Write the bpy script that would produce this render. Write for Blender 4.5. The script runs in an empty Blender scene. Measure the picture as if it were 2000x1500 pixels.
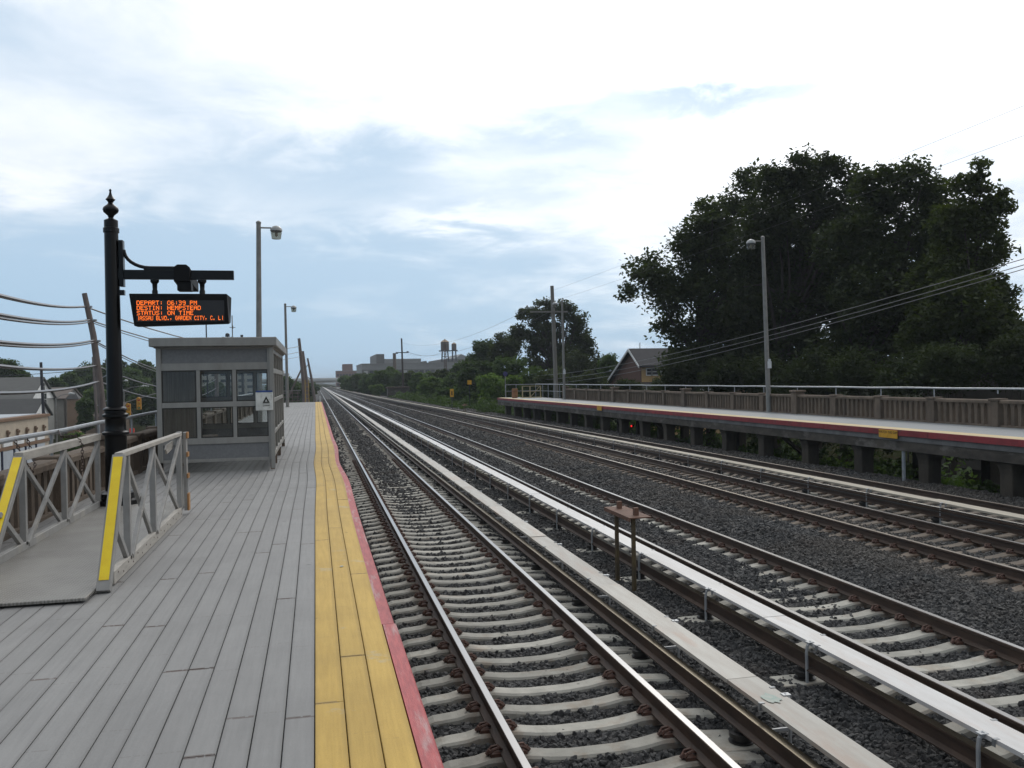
import bpy, math, random
import numpy as np
from mathutils import Vector, Matrix, noise as mnoise
random.seed(7)
rng = np.random.default_rng(11)
S = bpy.context.scene
COL = S.collection
PI = math.pi

# ------------------------------------------------------------------ camera
EYE = 2.93
def build_camera():
    f = 1700.0
    Y = Vector((616-1000, 750-745, -f)).normalized()
    r = math.radians(1.2)
    Z = Vector((-math.sin(r), math.cos(r), 0)); Z = (Z - Z.dot(Y)*Y).normalized()
    X = Y.cross(Z)
    cd = bpy.data.cameras.new('camera'); cd.sensor_width = 36; cd.lens = f/2000*36
    cd.clip_start = 0.05; cd.clip_end = 6000
    cam = bpy.data.objects.new('camera', cd); COL.objects.link(cam)
    cam.matrix_world = Matrix.Translation((0, 0, EYE)) @ Matrix((X, Y, Z)).to_4x4()
    S.camera = cam
build_camera()

# ------------------------------------------------------------------ node helpers
class NT:
    def __init__(s, nt): s.nt = nt; s.n = nt.nodes; s.l = nt.links
    def new(s, t, **k):
        o = s.n.new(t)
        for a, b in k.items(): setattr(o, a, b)
        return o
    def put(s, sock, v):
        if isinstance(v, (int, float)):
            if sock.type in ('RGBA',): sock.default_value = (v, v, v, 1)
            elif sock.type == 'VECTOR': sock.default_value = (v, v, v)
            else: sock.default_value = v
        elif isinstance(v, (tuple, list)):
            sock.default_value = tuple(v) + ((1,) if sock.type == 'RGBA' and len(v) == 3 else ())
        else: s.l.new(v, sock)
    def m(s, op, a, b=0.0, c=None, clamp=False):
        o = s.new('ShaderNodeMath', operation=op, use_clamp=clamp)
        s.put(o.inputs[0], a); s.put(o.inputs[1], b)
        if c is not None: s.put(o.inputs[2], c)
        return o.outputs[0]
    def vm(s, op, a, b=(0, 0, 0)):
        o = s.new('ShaderNodeVectorMath', operation=op); s.put(o.inputs[0], a)
        if op == 'SCALE': s.put(o.inputs['Scale'], b)
        else: s.put(o.inputs[1], b)
        return o.outputs['Value'] if op in ('DOT_PRODUCT', 'LENGTH') else o.outputs[0]
    def mix(s, f, a, b, bt='MIX'):
        o = s.new('ShaderNodeMix', data_type='RGBA', blend_type=bt)
        s.put(o.inputs[0], f); s.put(o.inputs[6], a); s.put(o.inputs[7], b)
        return o.outputs[2]
    def noise(s, vec, scale, detail=3, rough=.55, dist=0.0):
        o = s.new('ShaderNodeTexNoise'); s.put(o.inputs['Vector'], vec)
        s.put(o.inputs['Scale'], scale); s.put(o.inputs['Detail'], detail)
        s.put(o.inputs['Roughness'], rough); s.put(o.inputs['Distortion'], dist)
        return o.outputs['Fac']
    def ss(s, v, lo, hi):
        o = s.new('ShaderNodeMapRange', interpolation_type='SMOOTHSTEP')
        s.put(o.inputs['Value'], v); s.put(o.inputs['From Min'], lo); s.put(o.inputs['From Max'], hi)
        return o.outputs[0]
    def xyz(s, v):
        o = s.new('ShaderNodeSeparateXYZ'); s.put(o.inputs[0], v); return o.outputs
    def comb(s, x, y, z):
        o = s.new('ShaderNodeCombineXYZ'); s.put(o.inputs[0], x); s.put(o.inputs[1], y); s.put(o.inputs[2], z); return o.outputs[0]

# ------------------------------------------------------------------ world, sun, exposure
SUN_AZ, SUN_EL = math.radians(24), math.radians(36)      # azimuth measured from the tracks towards the right
def build_world():
    w = bpy.data.worlds.new('World'); S.world = w; w.use_nodes = True
    t = NT(w.node_tree); t.n.clear()
    d = t.vm('NORMALIZE', t.new('ShaderNodeTexCoord').outputs['Generated'])
    x, y, z = t.xyz(d)
    az = t.m('MULTIPLY', t.m('ARCTAN2', x, y), 57.2958)
    el = t.m('MULTIPLY', t.m('ARCSINE', z), 57.2958)
    zz = t.m('ADD', t.m('MAXIMUM', z, 0.0), .16)
    P = t.comb(t.m('DIVIDE', x, zz), t.m('DIVIDE', y, zz), 0.0)
    n1 = t.noise(P, 1.15, 6, .55, .5)
    n2 = t.noise(t.vm('ADD', P, (7.3, 2.1, 4.0)), 3.1, 6, .6, .4)
    n3 = t.noise(t.vm('ADD', P, (3.0, 9.0, 1.0)), .55, 3, .5, .3)
    # clear-ish blue air between the clouds
    air = t.mix(t.ss(el, -1, 16), (.405, .605, .81), (.54, .70, .87))
    # cloud cover rises with elevation and to the right (towards the sun)
    nn = t.m('ADD', t.m('MULTIPLY', t.m('SUBTRACT', n1, .5), 1.9), t.m('MULTIPLY', t.m('SUBTRACT', n2, .5), 1.3))
    cover = t.m('ADD', t.m('MULTIPLY', t.m('SUBTRACT', el, 8.0), .052), t.m('MULTIPLY', t.m('SUBTRACT', az, 8.0), .0085))
    # two blue-grey breaks in the cloud sheet
    def blob(a0, e0, sa, se, amt):
        u = t.m('DIVIDE', t.m('SUBTRACT', t.m('ADD', az, t.m('MULTIPLY', t.m('SUBTRACT', n1, .5), 9.0)), a0), sa)
        v = t.m('DIVIDE', t.m('SUBTRACT', t.m('ADD', el, t.m('MULTIPLY', t.m('SUBTRACT', n2, .5), 6.0)), e0), se)
        r2 = t.m('ADD', t.m('MULTIPLY', u, u), t.m('MULTIPLY', v, v))
        return t.m('MULTIPLY', t.m('EXPONENT', t.m('MULTIPLY', r2, -1.0)), amt)
    cover = t.m('SUBTRACT', cover, blob(3.0, 13.6, 8.5, 2.1, .56))
    cover = t.m('SUBTRACT', cover, blob(27, 17.2, 9, 1.2, .84))
    cover = t.m('SUBTRACT', cover, blob(16.5, 15.2, 6, 1.2, .36))
    cover = t.m('SUBTRACT', cover, blob(-15, 21, 9, 3.5, .38))
    cover = t.m('SUBTRACT', cover, blob(-4, 8.0, 14, 2.2, .35))
    cover = t.m('ADD', cover, blob(9, 10.2, 5, .9, .42))
    cover = t.m('ADD', cover, blob(-16, 12.5, 6, 3.5, .30))
    cov = t.ss(t.m('ADD', t.m('MULTIPLY', nn, .68), cover), -.35, .75)
    dv = t.comb(math.sin(SUN_AZ)*math.cos(SUN_EL), math.cos(SUN_AZ)*math.cos(SUN_EL), math.sin(SUN_EL))
    c = t.m('MAXIMUM', t.vm('DOT_PRODUCT', d, dv), 0.0)
    glow = t.m('ADD', t.m('MULTIPLY', t.m('POWER', c, 5.0), .30), t.m('MULTIPLY', t.m('POWER', c, 40.0), 1.5))
    # cloud brightness: thin white sheet, greyer far from the sun
    side = t.m('ADD', .46, t.m('MULTIPLY', t.ss(t.vm('DOT_PRODUCT', d, dv), -.5, .8), .54))
    cl = t.m('MULTIPLY', side, t.m('ADD', .86, t.m('MULTIPLY', t.m('ADD', n3, t.m('MULTIPLY', n2, .5)), .32)))
    cl = t.m('ADD', cl, glow)
    cloud = t.vm('SCALE', t.comb(.975, 1.0, 1.03), cl)
    airb = t.vm('SCALE', air, t.m('MULTIPLY', t.m('ADD', .55, t.m('MULTIPLY', side, .45)), t.m('ADD', 1.0, t.m('MULTIPLY', glow, .25))))
    sky = t.mix(cov, airb, cloud)
    below = t.mix(t.ss(el, -6, -.5), (.16, .17, .17), sky)
    ns = t.new('ShaderNodeTexSky', sky_type='NISHITA'); ns.sun_disc = False
    ns.sun_elevation = SUN_EL; ns.sun_rotation = SUN_AZ; ns.altitude = 20; ns.dust_density = 2.0
    b1 = t.new('ShaderNodeBackground'); t.put(b1.inputs[0], below); b1.inputs[1].default_value = .93
    b2 = t.new('ShaderNodeBackground'); t.put(b2.inputs[0], ns.outputs[0]); b2.inputs[1].default_value = .006
    ad = t.new('ShaderNodeAddShader'); t.l.new(b1.outputs[0], ad.inputs[0]); t.l.new(b2.outputs[0], ad.inputs[1])
    o = t.new('ShaderNodeOutputWorld'); t.l.new(ad.outputs[0], o.inputs[0])
build_world()
sd = bpy.data.lights.new('sun', 'SUN'); sd.energy = .55; sd.angle = math.radians(14); sd.color = (1, .95, .86)
so = bpy.data.objects.new('sun', sd); COL.objects.link(so)
so.rotation_euler = Vector((math.sin(SUN_AZ)*math.cos(SUN_EL), math.cos(SUN_AZ)*math.cos(SUN_EL), math.sin(SUN_EL))).to_track_quat('Z', 'Y').to_euler()
S.view_settings.view_transform = 'Standard'; S.view_settings.look = 'None'
S.view_settings.exposure = 0.0; S.view_settings.gamma = 1.0; S.view_settings.use_curve_mapping = False

# ------------------------------------------------------------------ materials
MATS = {}
def mat(name, c1, c2=None, rough=.8, metal=0.0, scale=4.0, stretch=(1, 1, 1), bump=.0, bscale=None, rnd=.0,
        coord='Object', spec=.5, stain=None, stain_scale=.6, stain_amt=.5, emit=None, fine=0.0, coat=0.0):
    if name in MATS: return MATS[name]
    m = bpy.data.materials.new(name); m.use_nodes = True; MATS[name] = m
    t = NT(m.node_tree); b = t.n['Principled BSDF']
    co = t.vm('MULTIPLY', t.new('ShaderNodeTexCoord').outputs[coord], stretch)
    if rnd:
        oi = t.new('ShaderNodeObjectInfo')
        co = t.vm('ADD', co, t.vm('SCALE', (17.0, 31.0, 11.0), oi.outputs['Random']))
    f = t.noise(co, scale, 5, .6)
    col = t.mix(t.ss(f, .3, .7), c1, c2 or tuple(v*.8 for v in c1))
    if fine:
        col = t.vm('SCALE', col, t.m('ADD', 1-fine/2, t.m('MULTIPLY', t.noise(co, scale*14, 2, .7), fine)))
    if stain:
        sf = t.ss(t.noise(t.vm('ADD', co, (5, 5, 5)), stain_scale, 6, .65), .52, .68)
        col = t.mix(t.m('MULTIPLY', sf, stain_amt), col, stain)
    if rnd:
        col = t.vm('SCALE', col, t.m('ADD', 1-rnd/2, t.m('MULTIPLY', oi.outputs['Random'], rnd)))
    t.put(b.inputs['Base Color'], col)
    b.inputs['Roughness'].default_value = rough; b.inputs['Metallic'].default_value = metal
    b.inputs['Specular IOR Level'].default_value = spec; b.inputs['Coat Weight'].default_value = coat
    if emit: b.inputs['Emission Color'].default_value = (*emit[:3], 1); b.inputs['Emission Strength'].default_value = emit[3]
    if bump:
        bn = t.new('ShaderNodeBump'); bn.inputs['Strength'].default_value = bump; bn.inputs['Distance'].default_value = .02
        t.put(bn.inputs['Height'], t.noise(co, bscale or scale*6, 4, .7)); t.l.new(bn.outputs[0], b.inputs['Normal'])
    return m

def mat_plank(name, c, c2, nail, rnd=.09, stain=None):
    m = bpy.data.materials.new(name); m.use_nodes = True; MATS[name] = m
    t = NT(m.node_tree); b = t.n['Principled BSDF']
    tc = t.new('ShaderNodeTexCoord').outputs['Object']; oi = t.new('ShaderNodeObjectInfo')
    off = t.vm('SCALE', (17.0, 31.0, 11.0), oi.outputs['Random'])
    co = t.vm('ADD', tc, off)
    g = t.noise(t.vm('MULTIPLY', co, (26, 1.4, 10)), 1.6, 5, .65)
    bl = t.noise(co, 1.3, 5, .6)
    col = t.mix(t.ss(t.m('ADD', t.m('MULTIPLY', g, .55), t.m('MULTIPLY', bl, .45)), .35, .65), c2, c)
    col = t.vm('SCALE', col, t.m('ADD', .8, t.m('MULTIPLY', t.noise(co, 110, 3, .8), .4)))
    x, y, z = t.xyz(tc)
    # rusty screw lines at the board ends and at the joists
    fy = t.m('ABSOLUTE', t.m('SUBTRACT', t.m('FRACT', t.m('DIVIDE', t.m('ADD', y, .03), 1.22)), .0246))
    joist = t.m('LESS_THAN', t.m('MULTIPLY', fy, 1.22), .006)
    sc = t.m('GREATER_THAN', t.noise(t.vm('MULTIPLY', co, (30, .8, 1)), 2.0, 1, .5), .47)
    ends = t.m('LESS_THAN', t.m('ABSOLUTE', t.m('SUBTRACT', t.m('ABSOLUTE', t.m('SUBTRACT', y, 2.435)), 2.428)), .009)
    sc2 = t.m('GREATER_THAN', t.noise(t.vm('MULTIPLY', co, (14, .8, 1)), 2.0, 2, .6), .42)
    nl = t.m('ADD', t.m('MULTIPLY', t.m('MULTIPLY', joist, .22), sc), t.m('MULTIPLY', t.m('MULTIPLY', ends, .7), sc2), clamp=True)
    col = t.mix(nl, col, nail)
    if stain:
        sf = t.ss(t.noise(t.vm('ADD', co, (5, 5, 5)), 2.2, 6, .7), .60, .68)
        col = t.mix(t.m('MULTIPLY', sf, .45), col, stain)
    # scuffs
    scf = t.ss(t.noise(t.vm('MULTIPLY', t.new('ShaderNodeNewGeometry').outputs['Position'], (1.2, .5, 1)), 1.2, 6, .7), .56, .72)
    col = t.mix(t.m('MULTIPLY', scf, .22), col, tuple(v*.6 for v in c))
    wp = t.new('ShaderNodeNewGeometry').outputs['Position']
    big = t.ss(t.noise(t.vm('ADD', wp, (3, 1, 0)), .55, 7, .68), .44, .66)          # walked-in dirt
    col = t.mix(t.m('MULTIPLY', big, .26), col, tuple(v*.55 for v in c))
    vo = t.new('ShaderNodeTexVoronoi'); t.put(vo.inputs['Vector'], wp); vo.inputs['Scale'].default_value = 3.2
    gum = t.m('MULTIPLY', t.m('LESS_THAN', vo.outputs['Distance'], .075), t.m('GREATER_THAN', t.xyz(vo.outputs['Color'])[0], .62))
    col = t.mix(t.m('MULTIPLY', gum, .55), col, tuple(v*.35 for v in c))
    edge = t.m('MAXIMUM', t.ss(x, .022, .0), t.ss(x, .118, .142))                    # grime along the joints
    col = t.mix(t.m('MULTIPLY', edge, .35), col, tuple(v*.45 for v in c))
    col = t.vm('SCALE', col, t.m('ADD', 1-rnd/2, t.m('MULTIPLY', oi.outputs['Random'], rnd)))
    t.put(b.inputs['Base Color'], col)
    b.inputs['Roughness'].default_value = .66; b.inputs['Specular IOR Level'].default_value = .4
    bn = t.new('ShaderNodeBump'); bn.inputs['Strength'].default_value = .25; bn.inputs['Distance'].default_value = .004
    t.put(bn.inputs['Height'], g); t.l.new(bn.outputs[0], b.inputs['Normal'])
    return m

def mat_ballast(name, c1, c2, brown):
    m = bpy.data.materials.new(name); m.use_nodes = True
    t = NT(m.node_tree); b = t.n['Principled BSDF']
    co = t.new('ShaderNodeNewGeometry').outputs['Position']
    v = t.new('ShaderNodeTexVoronoi'); t.put(v.inputs['Vector'], co); v.inputs['Scale'].default_value = 20
    v2 = t.new('ShaderNodeTexVoronoi', feature='DISTANCE_TO_EDGE'); t.put(v2.inputs['Vector'], co); v2.inputs['Scale'].default_value = 20
    cx, cy, cz = t.xyz(v.outputs['Color'])
    col = t.mix(cx, c1, c2)
    x, y, z = t.xyz(co)
    br = t.m('MULTIPLY', t.ss(t.noise(co, .35, 4, .6), .35, .65), t.ss(x, 6.8, 9.0))
    col = t.mix(t.m('MULTIPLY', br, .55), col, brown)
    col = t.mix(t.m('MULTIPLY', t.ss(cy, .8, 1.0), .25), col, (.2, .2, .19))
    t.put(b.inputs['Base Color'], col)
    b.inputs['Roughness'].default_value = .8
    h = t.m('ADD', t.m('MULTIPLY', t.ss(v2.outputs[0], 0, .12), .8), t.m('MULTIPLY', cz, .8))
    bn = t.new('ShaderNodeBump'); bn.inputs['Strength'].default_value = 1.0; bn.inputs['Distance'].default_value = .035
    t.put(bn.inputs['Height'], h); t.l.new(bn.outputs[0], b.inputs['Normal'])
    return m

def mat_stone(name):
    m = bpy.data.materials.new(name); m.use_nodes = True
    t = NT(m.node_tree); b = t.n['Principled BSDF']
    g = t.new('ShaderNodeNewGeometry').outputs['Position']
    v = t.new('ShaderNodeTexVoronoi'); t.put(v.inputs['Vector'], g); v.inputs['Scale'].default_value = 22
    cx, cy, cz = t.xyz(v.outputs['Color']); x, y, z = t.xyz(g)
    col = t.mix(cx, (.021, .021, .022), (.066, .066, .066))
    br = t.m('MULTIPLY', t.ss(t.noise(g, .35, 4, .6), .35, .65), t.ss(x, 6.8, 9.0))
    col = t.mix(t.m('MULTIPLY', br, .5), col, (.072, .058, .044))
    col = t.mix(t.m('MULTIPLY', t.ss(cy, .9, 1.0), .5), col, (.20, .19, .175))
    oil = t.ss(t.noise(g, .9, 4, .6), .5, .7)
    col = t.mix(t.m('MULTIPLY', oil, .45), col, (.045, .032, .024))
    t.put(b.inputs['Base Color'], col); b.inputs['Roughness'].default_value = .8
    return m

def mat_leaf(name, c1, c2, trans=.35):
    m = bpy.data.materials.new(name); m.use_nodes = True
    t = NT(m.node_tree); t.n.clear()
    g = t.new('ShaderNodeNewGeometry').outputs['Position']; oi = t.new('ShaderNodeObjectInfo').outputs['Random']
    f = t.noise(g, .8, 5, .75)
    col = t.mix(t.ss(f, .3, .7), c1, c2)
    col = t.vm('SCALE', col, t.m('ADD', .75, t.m('MULTIPLY', oi, .5)))
    d = t.new('ShaderNodeBsdfDiffuse'); t.put(d.inputs[0], col)
    tr = t.new('ShaderNodeBsdfTranslucent'); t.put(tr.inputs[0], t.vm('MULTIPLY', col, (1.5, 1.6, .6)))
    gl = t.new('ShaderNodeBsdfGlossy'); gl.inputs['Roughness'].default_value = .45; gl.inputs[0].default_value = (.5, .5, .5, 1)
    m1 = t.new('ShaderNodeMixShader'); m1.inputs[0].default_value = trans
    t.l.new(d.outputs[0], m1.inputs[1]); t.l.new(tr.outputs[0], m1.inputs[2])
    m2 = t.new('ShaderNodeMixShader'); m2.inputs[0].default_value = .035
    t.l.new(m1.outputs[0], m2.inputs[1]); t.l.new(gl.outputs[0], m2.inputs[2])
    o = t.new('ShaderNodeOutputMaterial'); t.l.new(m2.outputs[0], o.inputs[0])
    return m

def mat_glass(name, tint=(.90, .92, .92), dirt=.07):
    m = bpy.data.materials.new(name); m.use_nodes = True
    t = NT(m.node_tree); t.n.clear()
    tp = t.new('ShaderNodeBsdfTransparent'); tp.inputs[0].default_value = (*tint, 1)
    gl = t.new('ShaderNodeBsdfGlossy'); gl.inputs['Roughness'].default_value = .03
    df = t.new('ShaderNodeBsdfDiffuse'); df.inputs[0].default_value = (.25, .25, .24, 1)
    lw = t.new('ShaderNodeLayerWeight'); lw.inputs['Blend'].default_value = .5
    co = t.new('ShaderNodeTexCoord').outputs['Object']
    a = t.new('ShaderNodeMixShader'); t.put(a.inputs[0], t.m('MULTIPLY', t.noise(co, 2.5, 5, .7), dirt*1.3))
    t.l.new(tp.outputs[0], a.inputs[1]); t.l.new(df.outputs[0], a.inputs[2])
    b = t.new('ShaderNodeMixShader'); t.put(b.inputs[0], t.m('ADD', t.m('MULTIPLY', t.m('POWER', lw.outputs['Facing'], 4.0), .6), .025))
    t.l.new(a.outputs[0], b.inputs[1]); t.l.new(gl.outputs[0], b.inputs[2])
    o = t.new('ShaderNodeOutputMaterial'); t.l.new(b.outputs[0], o.inputs[0])
    return m

DECK = mat_plank('grey_composite_board', (.25, .246, .24), (.215, .212, .208), (.07, .038, .027))
YEL = mat_plank('yellow_painted_board', (.53, .345, .075), (.44, .28, .055), (.22, .15, .06), .10, stain=(.40, .38, .30))
REDB = mat('red_painted_timber', (.42, .085, .085), (.30, .055, .06), rough=.6, scale=6, stretch=(8, 1, 8), stain=(.42, .38, .36), stain_scale=1.6, stain_amt=.5, bump=.3, rnd=.2)
REDF = mat('red_fascia_paint', (.27, .030, .036), (.19, .022, .028), rough=.6, scale=3, rnd=.25, stain=(.10, .05, .05), stain_scale=2, bump=.2)
BALL = mat_ballast('ballast', (.014, .014, .0145), (.033, .033, .0335), (.050, .041, .032))  # colours darkened to stand in for stone shadows missing on the far bed
STONE = mat_stone('crushed_stone')
CONC = mat('sleeper_concrete', (.39, .375, .33), (.30, .29, .255), rough=.85, scale=5, bump=.25, bscale=60, rnd=.42, stain=(.26, .19, .13), stain_scale=3, stain_amt=.45, fine=.2)
CONCB = mat('brown_dusted_sleeper', (.155, .125, .098), (.105, .085, .067), rough=.9, scale=5, bump=.25, bscale=60, rnd=.3, fine=.2)
RUST = mat('rail_rust', (.075, .048, .034), (.045, .030, .023), rough=.6, metal=.2, scale=9, stretch=(1, .25, 1), bump=.25, bscale=50, spec=.45)
HEAD = mat('rail_head_steel', (.36, .355, .35), (.26, .25, .245), rough=.3, metal=1.0, scale=3, stretch=(1, .1, 1))
HEADB = mat('rail_head_dull', (.30, .27, .23), (.22, .19, .16), rough=.34, metal=.9, scale=3, stretch=(1, .1, 1))
CTOP = mat('third_rail_head', (.50, .45, .36), (.36, .31, .24), rough=.26, metal=1.0, scale=3, stretch=(1, .1, 1))
CLIP = mat('rusty_clip', (.115, .05, .032), (.06, .03, .022), rough=.7, scale=20, bump=.3)
COVW = mat('white_cover_board', (.58, .57, .56), (.50, .485, .465), rough=.45, scale=3, stretch=(3, .6, 1), rnd=.14, stain=(.46, .36, .30), stain_scale=1.1, stain_amt=.45, fine=.12)
COVB = mat('stained_cover_board', (.42, .405, .365), (.35, .32, .28), rough=.55, scale=3, stretch=(3, .5, 1), rnd=.2, stain=(.36, .25, .19), stain_scale=1.4, stain_amt=.55, fine=.15)
GALV = mat('galvanised_steel', (.30, .31, .32), (.22, .23, .24), rough=.5, metal=.5, scale=12)
INSU = mat('black_insulator', (.018, .017, .017), rough=.4, scale=10)
ALU = mat('grey_aluminium', (.31, .305, .285), (.26, .255, .24), rough=.5, metal=.25, scale=5, stretch=(1, 1, .3), fine=.1, stain=(.20, .185, .165), stain_scale=2, stain_amt=.4)
PANEL = mat('dark_grey_panel', (.185, .19, .195), (.155, .16, .165), rough=.6, scale=20, fine=.25)
RIB = mat('ribbed_brown_panel', (.26, .23, .20), (.16, .14, .12), rough=.7, scale=3, stretch=(1, 6, .4))
GLASS = mat_glass('window_glass')
CONB = mat('brown_weathered_concrete', (.165, .125, .093), (.10, .077, .058), rough=.92, scale=3, stretch=(1, 1, .5), bump=.6, bscale=40, stain=(.07, .055, .045), stain_scale=1.4, stain_amt=.55, fine=.25, rnd=.15)
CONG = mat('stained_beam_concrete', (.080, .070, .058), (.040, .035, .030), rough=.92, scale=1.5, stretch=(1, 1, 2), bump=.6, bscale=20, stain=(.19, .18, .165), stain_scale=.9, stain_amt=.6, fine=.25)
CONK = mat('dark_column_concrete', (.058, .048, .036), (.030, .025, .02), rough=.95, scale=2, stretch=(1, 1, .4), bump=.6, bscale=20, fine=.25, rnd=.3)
PIPE = mat('grey_painted_pipe', (.36, .38, .40), (.28, .30, .32), rough=.45, metal=.2, scale=6, stain=(.22, .17, .13), stain_scale=3, stain_amt=.4)
BLACK = mat('black_gloss_paint', (.003, .003, .0035), rough=.3, scale=3, spec=.28)
SHELL = mat('sign_housing_black', (.004, .004, .0045), rough=.5, scale=3, spec=.2)
SCREEN = mat('dark_display_face', (.018, .018, .02), rough=.4, scale=3)
LED = mat('amber_led', (1, .3, .03), rough=.5, scale=3, emit=(1.0, .155, .012, 1.7))
LAMPG = mat('lamp_pole_paint', (.24, .235, .22), (.19, .185, .175), rough=.55, metal=.2, scale=4, stain=(.15, .12, .10), stain_scale=2)
LAMPD = mat('lamp_dome_metal', (.30, .31, .31), rough=.4, metal=.5, scale=4)
BOWL = mat_glass('ribbed_lamp_glass', (.72, .70, .62), .5)
YTAPE = mat('yellow_reflective_tape', (.86, .63, .012), (.80, .56, .01), rough=.4, scale=8, fine=.12)
RAMPM = mat('ramp_rail_paint', (.30, .295, .285), (.235, .23, .22), rough=.55, scale=5, stain=(.40, .37, .32), stain_scale=2, stain_amt=.5)
TIMB = mat('weathered_top_rail', (.40, .375, .335), (.31, .29, .26), rough=.8, scale=4, stretch=(6, 1, 6), fine=.2)
PLATE = None
CHAIN = mat('rusty_chain', (.06, .035, .028), rough=.7, scale=20)
WOODP = mat('weathered_utility_pole', (.20, .165, .15), (.12, .098, .09), rough=.9, scale=3, stretch=(5, 5, .5), bump=.4, fine=.3)
WOODG = mat('grey_utility_pole', (.22, .21, .19), (.15, .143, .13), rough=.9, scale=3, stretch=(5, 5, .4), bump=.4, fine=.25)
DARKP = mat('dark_painted_pole', (.02, .021, .03), rough=.6, scale=3)
CABLE = mat('cable_sheath', (.13, .105, .095), (.08, .068, .062), rough=.35, scale=3, spec=.8)
WIRE = mat('thin_wire', (.06, .06, .065), rough=.5, scale=3)
WIREL = mat('bare_grey_wire', (.16, .16, .165), rough=.35, metal=.5, scale=3)
ORNG = mat('orange_raw_wood', (.42, .22, .085), (.30, .15, .055), rough=.8, scale=6, stretch=(6, 6, 1), fine=.3)
RUSTP = mat('rusty_plate', (.16, .082, .052), (.10, .052, .035), rough=.8, scale=5, bump=.2, fine=.2)
OLIVE = mat('dirty_olive_post', (.10, .072, .030), (.055, .04, .022), rough=.8, scale=5)
BARK = mat('bark', (.045, .036, .028), (.028, .022, .018), rough=.95, scale=4, stretch=(3, 3, .6), bump=.5)
STEELP = mat('polished_steel_plate', (.80, .80, .76), (.55, .55, .52), rough=.35, metal=.25, scale=4, stain=(.25, .22, .16), stain_scale=5, stain_amt=.6)
BLUE = mat('blue_enamel', (.02, .07, .30), rough=.4, scale=4)
BLKP = mat('black_print', (.02, .018, .012), rough=.6, scale=4)

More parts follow.
